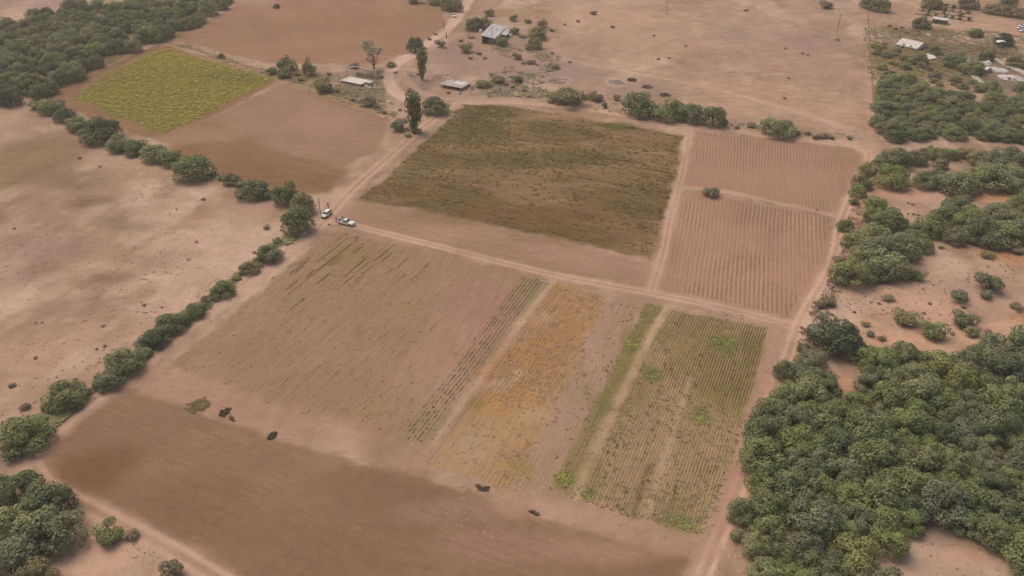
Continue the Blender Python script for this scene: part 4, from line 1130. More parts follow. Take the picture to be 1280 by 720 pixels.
def greenhouse(parent, fx0, fx1, rx0, rx1, zb, zt, hb, ht, pillars=()):
    """cabin with glass set in; fx: foot/top of windscreen, rx: foot/top of rear window"""
    b = [(rx0, -hb, zb), (fx0, -hb, zb), (fx0, hb, zb), (rx0, hb, zb)]
    t = [(rx1, -ht, zt), (fx1, -ht, zt), (fx1, ht, zt), (rx1, ht, zt)]
    MB().hexa(b, t).build('cabin', WHITE, parent, .05)
    rf = MB().hexa([(rx1 + .03, -ht + .03, zt - .02), (fx1 - .03, -ht + .03, zt - .02), (fx1 - .03, ht - .03, zt - .02), (rx1 + .03, ht - .03, zt - .02)],
                   [(rx1 + .08, -ht + .08, zt + .035), (fx1 - .08, -ht + .08, zt + .035), (fx1 - .08, ht - .08, zt + .035), (rx1 + .08, ht - .08, zt + .035)])
    rf.build('roof', WHITE, parent, .02)

    def pane(name, p, nrm):
        p = [Vector(q) for q in p]; c = sum(p, Vector()) / 4; n = Vector(nrm)
        q = [c + (v - c) * .9 for v in p]
        MB().hexa([v - n * .03 for v in q], [v + n * .012 for v in q]).build(name, GLASS, parent)
    pane('windscreen', [b[1], b[2], t[2], t[1]], (zt - zb, 0, fx0 - fx1) if False else Vector((zt - zb, 0, fx0 - fx1)).normalized())
    pane('rear_window', [b[0], b[3], t[3], t[0]], Vector((-(zt - zb), 0, (rx1 - rx0))).normalized())
    xs = [0] + list(pillars) + [1]
    for s in (-1, 1):
        for i in range(len(xs) - 1):
            a0, a1 = xs[i], xs[i + 1]
            lb = lambda a: (rx0 + (fx0 - rx0) * a, s * hb, zb); lt = lambda a: (rx1 + (fx1 - rx1) * a, s * ht, zt)
            pane('side_window', [lb(a0), lb(a1), lt(a1), lt(a0)], Vector((0, s * (zt - zb), (hb - ht))).normalized())


def lamps(parent, xf, xr, hw, zf, zr):
    for s in (-1, 1):
        MB().box((xf, s * (hw - .22), zf), (.08, .32, .18)).build('headlight', LAMP, parent, .02)
        MB().box((xr, s * (hw - .1), zr), (.06, .14, .34)).build('tail_light', TAIL, parent, .02)


def pickup(loc, rz, label, group):
    t = thing('pickup_truck', label, 'pickup truck', loc, rz, group)
    hw = .90
    pr = [(-2.65, .42)] + [(-1.65 - .46, .42)] + arch(-1.65, .46, .42)[::-1][1:-1] + [(-1.65 + .46, .42), (1.75 - .46, .42)] + arch(1.75, .46, .42)[::-1][1:-1] + [(1.75 + .46, .42), (2.62, .42), (2.7, .62), (2.66, .86), (2.5, 1.0), (1.18, 1.1), (-.55, 1.1), (-.55, .62), (-2.65, .62)]
    MB().prism(pr, -hw, hw).build('body', WHITE, t, .04)
    bed = MB()
    for s in (-1, 1): bed.box((-1.60, s * (hw - .05), .87), (2.08, .09, .48))
    bed.box((-.60, 0, .87), (.08, hw * 2 - .2, .48))
    bed.build('bed', WHITE, t, .02)
    MB().box((-2.63, 0, .87), (.06, hw * 2 - .22, .48)).build('tailgate', WHITE, t, .02)
    MB().box((-1.60, 0, .64), (1.95, hw * 2 - .22, .03)).build('bed_liner', BLACK, t)
    greenhouse(t, 1.10, .48, -.50, -.36, 1.09, 1.66, hw - .06, hw - .2, (.52,))
    MB().box((2.72, 0, .5), (.14, hw * 1.9, .2)).build('front_bumper', PLATE, t, .03)
    MB().box((-2.74, 0, .5), (.14, hw * 1.8, .16)).build('rear_bumper', PLATE, t, .03)
    MB().box((2.70, 0, .78), (.05, .9, .16)).build('grille', BLACK, t)
    lamps(t, 2.66, -2.68, hw, .79, .86)
    for s in (-1, 1):
        MB().box((.95, s * (hw + .1), 1.16), (.1, .2, .14)).build('mirror', BLACK, t, .02)
        MB().box((.1, s * (hw + .006), .96), (.14, .015, .03)).build('door_handle', BLACK, t)
    for x in (-1.65, 1.75):
        for s in (-1, 1): wheel(t, x, s * (hw - .13))
    return t


def car(loc, rz, label, group):
    t = thing('parked_car', label, 'car', loc, rz, group)
    hw = .86
    pr = [(-2.05, .35), (-1.72, .35)] + arch(-1.3, .4, .35)[::-1][1:-1] + [(-.9, .35), (.9, .35)] + arch(1.3, .4, .35)[::-1][1:-1] + [(1.7, .35), (2.05, .35), (2.12, .55), (2.05, .74), (1.85, .86), (1.0, .97), (-1.9, 1.0), (-2.1, .92), (-2.12, .5)]
    MB().prism(pr, -hw, hw).build('body', WHITE, t, .05)
    greenhouse(t, 1.05, .35, -1.95, -1.55, .96, 1.52, hw - .06, hw - .22, (.36, .68))
    MB().box((2.10, 0, .44), (.1, 1.5, .18)).build('front_bumper', BLACK, t, .02)
    MB().box((2.10, 0, .68), (.05, .8, .1)).build('grille', BLACK, t)
    lamps(t, 2.04, -2.10, hw, .72, .8)
    for s in (-1, 1):
        MB().box((.9, s * (hw + .08), 1.02), (.1, .18, .12)).build('mirror', WHITE, t, .02)
        MB().box((-.1, s * (hw + .006), .86), (.14, .015, .03)).build('door_handle', BLACK, t)
    for x in (-1.3, 1.3):
        for s in (-1, 1): wheel(t, x, s * (hw - .12), .33, .21)
    return t


def aim(a, b):
    A, B = g(*a), g(*b)
    return ((A[0] + B[0]) / 2, (A[1] + B[1]) / 2), math.atan2(B[1] - A[1], B[0] - A[0])


c, rz = aim((422, 278), (444, 283))
PT = pickup((c[0], c[1], .06), rz, 'white pickup truck with open bed at the crossing of the two tracks', 'white vehicles on the track')
PTc, PTr = c, rz
c2, rz2 = aim((413.5, 266), (403, 274))
car((c2[0], c2[1], .06), rz2, 'small white car facing the pale poles on the hedge track', 'white vehicles on the track')
c3, rz3 = aim((566, 17), (569, 25))
pickup((c3[0], c3[1], .06), rz3, 'dusty white pickup parked on the far track left of the shed', None)

# ------------------------------------------------------------------ people


def person(loc, rz, label, shirt, trousers, lean=0, arm=0.2, hat=False):
    t = thing('person', label, 'person', loc, rz)
    J = {'pel': (0, 0, .92), 'sp': (lean * .12, 0, 1.15), 'ch': (lean * .28, 0, 1.36), 'nk': (lean * .36, 0, 1.48), 'hd': (lean * .44, 0, 1.58), 'ht': (lean * .48, 0, 1.70)}
    for s, k in ((1, 'l'), (-1, 'r')):
        J['h' + k] = (0, s * .10, .88); J['k' + k] = (.04 * s, s * .11, .48); J['a' + k] = (.05 * s - .03, s * .12, .09); J['t' + k] = (.05 * s + .13, s * .14, .04)
        J['s' + k] = (lean * .28, s * .19, 1.40); J['e' + k] = (lean * .28 + arm * .3, s * .25, 1.13); J['w' + k] = (lean * .28 + arm, s * .24, .92 + arm * .25); J['f' + k] = (lean * .28 + arm * 1.2, s * .23, .82 + arm * .3)
    names = list(J); E = [('pel', 'sp'), ('sp', 'ch'), ('ch', 'nk'), ('nk', 'hd'), ('hd', 'ht')]
    for k in 'lr': E += [('pel', 'h' + k), ('h' + k, 'k' + k), ('k' + k, 'a' + k), ('a' + k, 't' + k), ('ch', 's' + k), ('s' + k, 'e' + k), ('e' + k, 'w' + k), ('w' + k, 'f' + k)]
    rad = {'pel': .13, 'sp': .125, 'ch': .14, 'nk': .055, 'hd': .09, 'ht': .07, 'h': .095, 'k': .062, 'a': .045, 't': .035, 's': .065, 'e': .045, 'w': .034, 'f': .03}
    me = bpy.data.meshes.new('body'); me.from_pydata([J[n] for n in names], [(names.index(a), names.index(b)) for a, b in E], [])
    o = bpy.data.objects.new('skeleton', me); COL.objects.link(o)
    md = o.modifiers.new('skin', 'SKIN'); o.modifiers.new('sub', 'SUBSURF').levels = 1
    if not me.skin_vertices: me.attributes.new if False else None
    sv = me.skin_vertices[0].data
    for i, n in enumerate(names):
        r = rad[n] if n in rad else rad[n[0]]
        sv[i].radius = (r, r); sv[i].use_root = (n == 'pel')
    dg = bpy.context.evaluated_depsgraph_get(); ev = o.evaluated_get(dg)
    m2 = bpy.data.meshes.new_from_object(ev); m2.name = 'body'
    bpy.data.objects.remove(o)
    m2.materials.clear()
    for m in (SKIN, shirt, trousers, BLACK): m2.materials.append(m)
    for p in m2.polygons:
        z = p.center.z; y = abs(p.center.y)
        p.material_index = 3 if z < .1 else 2 if z < .95 and y < .2 else 1 if z < 1.47 and not (y > .2 and z < 1.0) else 0
        p.use_smooth = True
    link('body', m2, None, t)
    hb = MB(); x0 = lean * .46
    if hat:
        hb.tube([(x0, 0, 1.71), (x0, 0, 1.73)], [.20, .19], 12); hb.tube([(x0, 0, 1.73), (x0, 0, 1.83)], [.105, .085], 10)
        hb.build('hat', HAT, t)
    else:
        hb.tube([(x0 - .025, 0, 1.60), (x0 - .02, 0, 1.70), (x0 - .01, 0, 1.765)], [.095, .10, .05], 10).build('hair', HAIR, t)


def local(c, rz, dx, dy, z): return (c[0] + dx * math.cos(rz) - dy * math.sin(rz), c[1] + dx * math.sin(rz) + dy * math.cos(rz), z)


person(local(PTc, PTr, -3.25, -.35, .06), PTr, 'person in dark clothes standing behind the white pickup tailgate', CL1, CL1, .1, .35)
person(local(PTc, PTr, -1.35, .25, .72), PTr + 1.9, 'person in dark clothes standing in the bed of the white pickup', CL1, CL1, .2, .25, True)
gx, gy = g(410.5, 260)
person((gx, gy, .05), -2.0, 'person in reddish brown clothes standing just behind the small white car', CL2, CL1, 0, .1)
# load in the bed
cr = thing('crate', 'dark crate lying in the bed of the white pickup', 'crate', local(PTc, PTr, -2.05, -.2, .72), PTr)
MB().box((0, 0, .03), (.7, .5, .06)).build('base', WOOD, cr)
for a, b, d in ((0, .25, (.7, .04, .36)), (0, -.25, (.7, .04, .36)), (.35, 0, (.04, .46, .36)), (-.35, 0, (.04, .46, .36))):
    MB().box((a, b, .24), d).build('side_board', WOOD, cr)

# ------------------------------------------------------------------ poles and fences


def pole(px, py, top, name, label, m, r=.14, arms=True, group=None):
    x, y = g(px, py)
    h = 1.0
    # height so that the top lands at photo row `top`
    lo_, hi_ = 1.0, 20.0
    for _ in range(40):
        mid = (lo_ + hi_) / 2
        d = np.array([0, CP * y - SP * (mid - H)]); zc = CP * y - SP * (mid - H); yc = SP * y + CP * (mid - H)
        v = 360 - F * yc / zc
        if v > top: lo_ = mid
        else: hi_ = mid
    h = lo_
    t = thing(name, label, 'pole', (x, y, 0), ANG, group)
    MB().tube([(0, 0, -.3), (0, 0, h * .5), (0, 0, h)], [r, r * .85, r * .65], 8).build('post', m, t)
    if arms:
        MB().box((0, .14, h - .5), (1.6, .1, .12)).build('crossarm', m, t)
        for s in (-.65, 0, .65): MB().tube([(s, .14, h - .44), (s, .14, h - .28)], [.05, .035], 6).build('insulator', PALEC, t)
    return h


pole(401.5, 272, 246, 'utility_pole', 'taller pale concrete pole at the edge of the hedge track', PALEC, .24)
pole(371, 285, 257, 'utility_pole', 'shorter pale pole standing within the grey-green tree', PALEC, .22, False)
pole(1045.5, 44, 17, 'utility_pole', 'thin dark pole alone on the plain left of the wire fence', WOOD, .16)
pole(833, 18, -8, 'utility_pole', 'thin dark pole cut off by the top edge above the plain', WOOD, .16)
pole(586, 53, 28, 'utility_pole', 'dark pole beside the olive bush left of the shed', WOOD, .14)
pole(615, 60, 34, 'utility_pole', 'slim pole in front of the tin-roofed shed', WOOD, .12)
pole(558, 48, 40, 'gate_post', 'short dark post beside the far track nearer the shed', EARTH, .28, False)
pole(555, 36, 25, 'gate_post', 'short dark post beside the far track nearer the truck', EARTH, .28, False)


def fence(name, label, a, b, step, h, m, wires=3, r=.06):
    A = np.array(g(*a)); B = np.array(g(*b)); L = np.linalg.norm(B - A); d = (B - A) / L
    t = thing(name, label, 'fence', (A[0], A[1], 0), math.atan2(d[1], d[0]))
    n = int(L / step)
    for i in range(n + 1):
        p = MB().tube([(0, 0, -.2), (R.uniform(-.04, .04), R.uniform(-.06, .06), h * R.uniform(.9, 1.1))], [r, r * .8], 6).build('post', m, t)
        p.location = (L * i / n, 0, 0)
    for k in range(wires):
        MB().tube([(0, 0, h * (k + .7) / (wires + .2)), (L, 0, h * (k + .7) / (wires + .2))], .012, 4).build('wire', WIRE, t)


fence('wire_fence', 'wire fence on thin posts between the plain and the settlement', (1084, 6), (1091, 128), 5.0, 1.5, WOOD, 3, .11)
fence('wire_fence', 'low wire fence on posts above the tilled plot beside the track', (900, 152), (1012, 168), 3.0, 1.2, WOOD, 2, .08)
fence('stake_fence', 'short row of dark stakes in front of the tin-roofed shed', (624, 69), (640, 73), 1.0, 1.5, WOOD, 0, .16)
fence('wire_fence', 'fence of thin posts between the pole and the tin-roofed shed', (584, 64), (615, 66), 2.2, 1.6, WOOD, 2, .08)
fence('wire_fence', 'low fence beside the yard left of the flat slab roof', (537, 95), (556, 98), 1.8, 1.0, PALEWOOD, 2, .07)
# stick fence along the right track
A = np.array(g(1060, 298)); B = np.array(g(1018, 404)); L = np.linalg.norm(B - A); d = (B - A) / L
sf = thing('brush_fence', 'collapsed fence of pale sticks beside the right boundary track', 'fence', (A[0], A[1], 0), math.atan2(d[1], d[0]))
for i in range(46):
    x = L * (i + R.random()) / 46; yy = R.uniform(-1.1, 1.1); a = R.gauss(0, .28); l = R.uniform(1.2, 4.2)
    z = R.uniform(.05, .5)
    MB().tube([(x, yy, z), (x + l * .5 * math.cos(a), yy + l * .5 * math.sin(a), z + R.uniform(0, .35)), (x + l * math.cos(a), yy + l * math.sin(a), z + R.uniform(-.03, .4))], [.11, .095, .06], 5).build('branch', PALEWOOD, sf)
for i in range(22):
    p = MB().tube([(0, 0, -.2), (R.uniform(-.2, .2), R.uniform(-.2, .2), R.uniform(.8, 1.4))], [.075, .055], 5).build('stake', WOOD, sf)
    p.location = (L * i / 21, R.uniform(-.5, .5), 0)

# ------------------------------------------------------------------ buildings


def rect_from(pts, z):
    """three roof corners (front-left, front-right, back-left) at height z -> origin, heading, width, depth"""
    P = G(pts, z); w = P[1] - P[0]; W = np.linalg.norm(w); ux = w / W; uy = np.array([-ux[1], ux[0]])
    D = abs((P[2] - P[0]) @ uy)
    return P[0], math.atan2(ux[1], ux[0]), W, D


# tin-roofed shed
o = np.array(g(602, 44, 4.0)); q = np.array(g(617.5, 28, 4.0)) - o
D = min(np.linalg.norm(q), 22.0); W = 6.8
rz = math.atan2(q[1], q[0]) - math.pi / 2
sh = thing('farm_shed', 'open-fronted farm shed under a pale sloping tin roof', 'shed', (o[0], o[1], 0), rz)
hl, hr_ = 3.9, 2.8
wl = MB()
zt = lambda x: hl + (hr_ - hl) * x / W - .02
wl.hexa([(.2, D - .2, 0), (W - .2, D - .2, 0), (W - .2, D, 0), (.2, D, 0)], [(.2, D - .2, zt(.2)), (W - .2, D - .2, zt(W)), (W - .2, D, zt(W)), (.2, D, zt(.2))])
wl.box((.1, D / 2, 1.93), (.2, D, 3.86)); wl.box((W - .1, D / 2, 1.38), (.2, D, 2.76))
wl.hexa([(W * .5, 0, 0), (W - .2, 0, 0), (W - .2, .2, 0), (W * .5, .2, 0)], [(W * .5, 0, zt(W * .5)), (W - .2, 0, zt(W)), (W - .2, .2, zt(W)), (W * .5, .2, zt(W * .5))])
wl.box((W / 2, D / 2, .04), (W - .5, D - .5, .08))
wl.build('wall', ADOBE, sh)
e = .5; zl, zr = hl + .08, hr_ - .08
MB().hexa([(-e, -e, zl), (W + e, -e, zr), (W + e, D + e, zr), (-e, D + e, zl)], [(-e, -e, zl + .09), (W + e, -e, zr + .09), (W + e, D + e, zr + .09), (-e, D + e, zl + .09)]).build('roof', TIN, sh)
for xx in (1.6, W * .5 + .35): MB().box((xx, -.05, 1.6), (.16, .1, 3.2)).build('post', WOOD, sh)
MB().hexa([(W + .55, D * .42, 2.3), (W + 3.6, D * .45, 1.9), (W + 3.6, D * .9, 1.9), (W + .55, D * .92, 2.3)], [(W + .55, D * .42, 2.38), (W + 3.6, D * .45, 1.98), (W + 3.6, D * .9, 1.98), (W + .55, D * .92, 2.38)]).build('lean_to_roof', TIN, sh)
for yy in (.47, .68, .88):
    MB().tube([(W + 3.4, D * yy, 0), (W + 3.4, D * yy, 1.93)], .08, 6).build('lean_to_post', WOOD, sh)
MB().box((W * .6, D * .62, 3.5), (.35, .5, .5)).build('vent', DARK, sh)


def tank(px, py, label, r=.75, h=1.4):
    x, y = g(px, py); t = thing('water_tank', label, 'tank', (x, y, 0))
    MB().tube([(0, 0, 0), (0, 0, h * .8), (0, 0, h), (0, 0, h + .12)], [r, r, r * .75, r * .25], 18).build('barrel', WHITE, t)
    MB().tube([(0, 0, h + .1), (0, 0, h + .2)], r * .3, 12).build('lid', BLACK, t)


tank(601, 41, 'white water tank at the front left corner of the shed', .8, 1.8)
tank(638, 46, 'white water tank under the lean-to side of the shed', .8, 1.3)

# flat slab ruin
o, rz, W, D = rect_from([(549, 105), (577, 110), (556, 97.5)], 1.5)
sl = thing('slab_house', 'low ruin under a flat concrete slab roof beside the loop track', 'ruin', (o[0], o[1], 0), rz)
MB().box((W / 2, D / 2, 1.4), (W, D, .22)).build('roof', CONC, sl, .03)
w = MB(); w.box((W * .5, D - .5, .64), (W - .9, .25, 1.28)); w.box((W - .4, D * .55, .64), (.25, D * .8, 1.28)); w.box((.5, D * .6, .64), (.25, D * .6, 1.28))
w.build('wall', ADOBE, sl)
for xx in (.06, .36, .66, .94): MB().box((W * xx, .4, .64), (.3, .3, 1.28)).build('column', CONC, sl)
MB().box((W * .68, D * .62, 1.58), (W * .45, D * .5, .14), .05).build('roof_screed', PALEC, sl, .04)
for k in range(7):
    MB().box((R.uniform(.5, W - .5), R.uniform(.5, D - .5), 1.6), (R.uniform(.3, .9), R.uniform(.3, .7), R.uniform(.15, .35)), R.random() * 3).build('roof_rubble', PALEC if k % 2 else CONC, sl)

# ruin with white columns
o, rz, W, D = rect_from([(426, 100.5), (451, 105.5), (432, 95.5)], 1.0)
D = max(D, 6)
ru = thing('ruined_house', 'roofless ruin with white columns and beams beside a pale slab', 'ruin', (o[0], o[1], 0), rz)
MB().box((W / 2, D / 2, .45), (W, D, .9)).build('plinth', ADOBE, ru)
MB().box((W / 2, D / 2, 1.0), (W + .4, D + .4, .18)).build('floor_slab', PALEC, ru, .04)
yb = D + 5.0
cols = [(-1.6, .4), (-1.6, yb * .55), (-1.6, yb), (W * .45, yb), (W * .98, yb), (W * .2, D + .6)]
for (cx, cy) in cols: MB().box((cx, cy, 1.9), (.4, .4, 3.8)).build('column', PALEC, ru, .03)
MB().box((W * .5 - .8, yb, 3.95), (W + 2.2, .34, .34)).build('beam', PALEC, ru)
MB().box((-1.6, yb * .5, 3.95), (.33, yb - .75, .33)).build('beam', PALEC, ru)
MB().box((W * .5, yb + .35, .7), (W + 1, .25, 1.4)).build('wall', ADOBE, ru)
MB().box((W + 2.2, D * .6, .75), (1.7, 2.6, 1.5)).build('annex', PALEC, ru, .03)
MB().box((W + 2.2, D * .6 - 1.31, .6), (.7, .06, 1.1)).build('doorway', DARK, ru)
rl = thing('stone_curb', 'low broken pale curb wall in front of the ruin with white columns', 'wall', (*g(455, 108), 0), rz)
for k, (xx, yy, l, a) in enumerate([(2, 0, 5, -.3), (6.2, .4, 3.4, .75), (3.5, 2.4, 3, -.3)]):
    MB().box((xx, yy, .25), (l, .4, .5), a).build('segment', PALEC if k != 2 else CONC, rl, .04)


def gable_house(px_pts, z, name, label, cat, roofm, wallm, rise=1.2, mind=5, maxd=12):
    o, rz, W, D = rect_from(px_pts, z); D = min(max(D, mind), maxd)
    t = thing(name, label, cat, (o[0], o[1], 0), rz)
    w = MB()
    for c, dd in (((W / 2, .1, z / 2), (W, .2, z)), ((W / 2, D - .1, z / 2), (W, .2, z)), ((.1, D / 2, z / 2), (.2, D - .42, z)), ((W - .1, D / 2, z / 2), (.2, D - .42, z))): w.box(c, dd)
    w.add([(.02, .05, z), (.02, D - .05, z), (.02, D / 2, z + rise - .06), (W - .02, .05, z), (W - .02, D - .05, z), (W - .02, D / 2, z + rise - .06)], [(0, 1, 2), (3, 5, 4)])
    w.build('wall', wallm, t)
    e = .45; rf = MB()
    for s, y0 in ((0, -e), (1, D + e)):
        zb = z - rise * e / (D / 2)
        rf.hexa([(-e, y0, zb), (W + e, y0, zb), (W + e, D / 2 + (.02 if s else -.02), z + rise), (-e, D / 2 + (.02 if s else -.02), z + rise)],
                [(-e, y0, zb + .1), (W + e, y0, zb + .1), (W + e, D / 2 + (.02 if s else -.02), z + rise + .1), (-e, D / 2 + (.02 if s else -.02), z + rise + .1)])
    rf.build('roof', roofm, t)
    MB().box((W * .35, -.02, 1.0), (.95, .06, 2.0)).build('door', DARK, t)
    MB().box((W * .7, -.02, 1.4), (1.1, .06, .9)).build('window', GLASS, t)
    return t


gable_house([(1121, 55), (1146, 60.5), (1124, 47.5)], 1.2, 'house', 'pale sandy house with broad gabled roof among weeds', 'house', PALEC, PALEC, 1.7, 9, 13)
gable_house([(1222, 84), (1233, 87), (1224, 80.5)], 1.6, 'small_shed', 'small white-roofed shed at the left end of the rubble', 'shed', TINW, CONC, .6, 4, 7)
gable_house([(1210, 77), (1218, 79), (1211, 74.5)], 1.6, 'small_shed', 'small sandy-roofed shed above the long bare foundation', 'shed', CONC, ADOBE, .5, 4, 6)
gable_house([(1166, 23), (1183, 25.5), (1167, 20.5)], 2.4, 'long_shed', 'long narrow shed with white roof below the orchard rows', 'shed', TINW, WOOD, .5, 4, 5)
# van-like trailer and canopy
o, rz, W, D = rect_from([(1245, 46), (1253, 47), (1245.5, 44.5)], 2.4)
tr = thing('trailer', 'white-roofed trailer behind the white arched canopy', 'trailer', (o[0], o[1], 0), rz)
MB().box((W / 2, 1.2, 1.35), (W, 2.4, 1.9)).build('body', CONC, tr, .08)
MB().box((W / 2, 1.2, 2.38), (W + .2, 2.6, .12)).build('roof', WHITE, tr, .04)
for yy in (.1, 2.3): wheel(tr, W / 2, yy, .38, .22)
MB().box((W * .3, -.02, 1.5), (.9, .05, .7)).build('window', GLASS, tr)
MB().tube([(-1.4, 1.2, .5), (0.02, 1.2, .55)], .06, 6).build('drawbar', WIRE, tr)
x, y = g(1250, 59)
ca = thing('canopy', 'white arched canopy on posts at the right settlement', 'canopy', (x, y, 0), -.15)
mb = MB(); n = 9; top = []
for i in range(n):
    a = math.pi * (.12 + .76 * i / (n - 1)); top.append((-2.4 * math.cos(a) * 1.0, 2.2 + .9 * math.sin(a)))
pr = top + [(xx * .97, zz - .08) for xx, zz in top[::-1]]
mb.prism(pr, -1.5, 1.5).build('cover', WHITE, ca)
for sx in (-2.05, 2.05):
    for sy in (-1.35, 1.35): MB().tube([(sx, sy, 0), (sx, sy, 2.5)], .06, 6).build('post', WIRE, ca)
for (px, py, r, l) in [(1276, 37, 0, 'white car at the right edge on the pale yard, left one'), (1279, 40, .3, 'white car at the right edge, nearer one'), (1278, 34, .1, 'white car at the right edge, farthest one')]:
    x, y = g(px, py); car((x, y, .02), 2.9 + r, l, 'white cars at the right edge')

# rubble, slabs and strips of the settlement


def slab(pts, z, name, label, cat, m, jag=.0):
    P = G(pts, z); c = P.mean(0)
    t = tag(MB().add([(p[0] - c[0], p[1] - c[1], 0) for p in P] + [(p[0] - c[0], p[1] - c[1], z) for p in P],
                     [tuple(range(len(P)))[::-1], tuple(range(len(P), 2 * len(P)))] + [(i, (i + 1) % len(P), len(P) + (i + 1) % len(P), len(P) + i) for i in range(len(P))]).build(name, m, None, .04), label, cat)
    t.location = (c[0], c[1], 0)


slab([(1206, 87), (1211, 86), (1231, 103), (1227, 108)], .35, 'foundation_slab', 'long bare concrete foundation left of the rubble heap', 'slab', CONC)
slab([(1240, 74), (1246, 73), (1290, 92), (1290, 98)], .4, 'foundation_slab', 'long grey slab strip above the rubble, left of two', 'slab', CONC)
slab([(1254, 73), (1258, 72.5), (1292, 86), (1292, 89)], .5, 'foundation_slab', 'long pale slab strip above the rubble, right of two', 'slab', PALEC)
slab([(1184, 118), (1196, 116.5), (1213, 123), (1210, 126)], .6, 'foundation_slab', 'pale slab showing among the grove below the settlement', 'slab', CONC)
slab([(1154, 68), (1164, 66), (1171, 72), (1162, 74)], .4, 'foundation_slab', 'broken pale slab right of the gabled house', 'slab', PALEC)


def rock(mb, c, s, rr, m=0):
    base = [(-1, -1, -1), (1, -1, -1), (1, 1, -1), (-1, 1, -1), (-.7, -.7, 1), (.7, -.7, 1), (.7, .7, 1), (-.7, .7, 1)]
    pts = [(c[0] + (x + rr.uniform(-.3, .3)) * s, c[1] + (y + rr.uniform(-.3, .3)) * s, c[2] + (z * .5 + rr.uniform(-.2, .2)) * s) for x, y, z in base]
    mb.hexa(pts[:4], pts[4:], m)


def heap(px, py, w, d, h, label, m1, name='rubble_heap', n=70, s=(.25, .6), cat='heap'):
    x, y = g(px, py); mb = MB(); rr = random.Random(int(px * 7 + py))
    for k in range(n):
        a = rr.uniform(0, 6.28); q = math.sqrt(rr.random())
        rock(mb, (q * math.cos(a) * w / 2, q * math.sin(a) * d / 2, max(.05, h * (1 - q * q) * rr.random())), rr.uniform(*s), rr)
    o = tag(mb.build(name, m1, None, .03), label, cat, None, 'stuff' if name == 'scattered_stones' else None); o.location = (x, y, 0); o.rotation_euler.z = -.6


heap(1232, 80, 5, 5, 1.6, 'pale rubble heap at the left end of the debris, rounded and highest', RUBBLE)
heap(1246, 88, 9, 7, 1.0, 'wide pale rubble heap in the middle of the settlement debris', RUBBLE, n=120)
heap(1264, 98, 11, 8, .9, 'long pale rubble heap stretching to the right edge', RUBBLE, n=120)
heap(1214, 75, 4, 3, .8, 'small pale rubble heap left of the dark tree above the slab', STONE, n=40)
heap(1249, 118, 6, 4, .6, 'greyish rubble heap on the near side of the settlement debris', STONE, n=60)
heap(1062, 170, 10, 3, .5, 'scattered pale stones at the far corner of the boundary track', STONE, 'scattered_stones', n=30, s=(.15, .4))
heap(698, 101, 10, 9, .6, 'pale stony heap on the plain near the yard', STONE, 'scattered_stones', n=90, s=(.15, .4))
heap(770, 103, 8, 7, .7, 'pale dirt heap beside the dark pits above the crop field', STONE, n=60, s=(.2, .5))
heap(632, 112, 12, 5, .4, 'scattered stones along the yard edge right of the slab roof', STONE, 'scattered_stones', n=40, s=(.15, .4))
heap(514, 95, 6, 5, .5, 'small rubble heap at the foot of the narrow poplar', STONE, n=30, s=(.15, .4))
for (px, py, m_) in [(1102, 28, PALEC), (1112, 33, EARTH), (1120, 37, EARTH), (1133, 42, EARTH), (1136, 32, PALEC), (1128, 35, WOOD), (1148, 40, WOOD), (1160, 44, PALEC), (1176, 45, STONE), (1228, 50, PALEC), (1205, 36, PALEC)]:
    heap(px, py, 2.2, 2, .9, 'small heap of scrap strewn on the weedy settlement yard', m_, 'scrap_heap', 16, (.25, .5))
    bpy.context.scene.collection.objects[-1]['group'] = 'scrap heaps on the settlement yard'
for (px, py, l) in [(574, 117, 'scrap heap in front of the slab roof, nearer the track'), (590, 112, 'scrap heap at the right corner of the slab roof'), (610, 107, 'scrap heap between the olive and dry shrubs right of the slab roof'), (512, 91, 'scrap heap left of the narrow leaning poplar'), (634, 55, 'scrap heap beside the shed wall')]:
    heap(px, py, 3, 2.4, .6, l, STONE, 'scrap_heap', 24, (.2, .45))
heap(484, 128, 1.6, 1.2, .4, 'pale stone lying on the grass left of the loop track', PALEC, 'boulder', 2, (.5, .7), 'stone')
heap(515, 164, 9, 4, .5, 'reddish brown heap of debris below the tall dark poplar', ADOBE, n=40, s=(.2, .5))
heap(175, 690, 12, 3, .2, 'pale stones along the ditch beside the lower left track', STONE, 'scattered_stones', n=40, s=(.06, .16))
heap(14, 575, 2.5, 2, .5, 'pale boulder pair at the bend of the left track', STONE, 'boulder', 4, (.35, .6), 'stone')
heap(236, 324, 1.4, 1.2, .2, 'pale stone lying alone on the arid left plain', STONE, 'boulder', 2, (.4, .55), 'stone')

# dark heaps of pulled weeds on the lower headland


def weed_heap(px, py, outline, h, label, m=EARTH):
    """a clotted heap: uneven outline with a lumpy top"""
    x, y = g(px, py); k = scale_at(py); dep = math.sin(PITCH + math.atan((py - 360) / F))
    rr = random.Random(int(px + py)); mb = MB()
    pts = [((a / k) * 1.0, (-b / (k * dep))) for a, b in outline]
    P = np.array(pts); c = P.mean(0)
    for _ in range(160):
        q = rr.random() ** .5; i = rr.randrange(len(P)); w = rr.random()
        e = P[i] * (1 - w) + P[(i + 1) % len(P)] * w
        p = c + (e - c) * q
        rock(mb, (p[0], p[1], max(.04, h * (1 - q ** 3) * rr.random())), rr.uniform(.08, .2), rr)
    o = tag(mb.build('weed_heap', m, None), label, 'heap', 'dark heaps on the lower headland'); o.location = (x, y, .02)


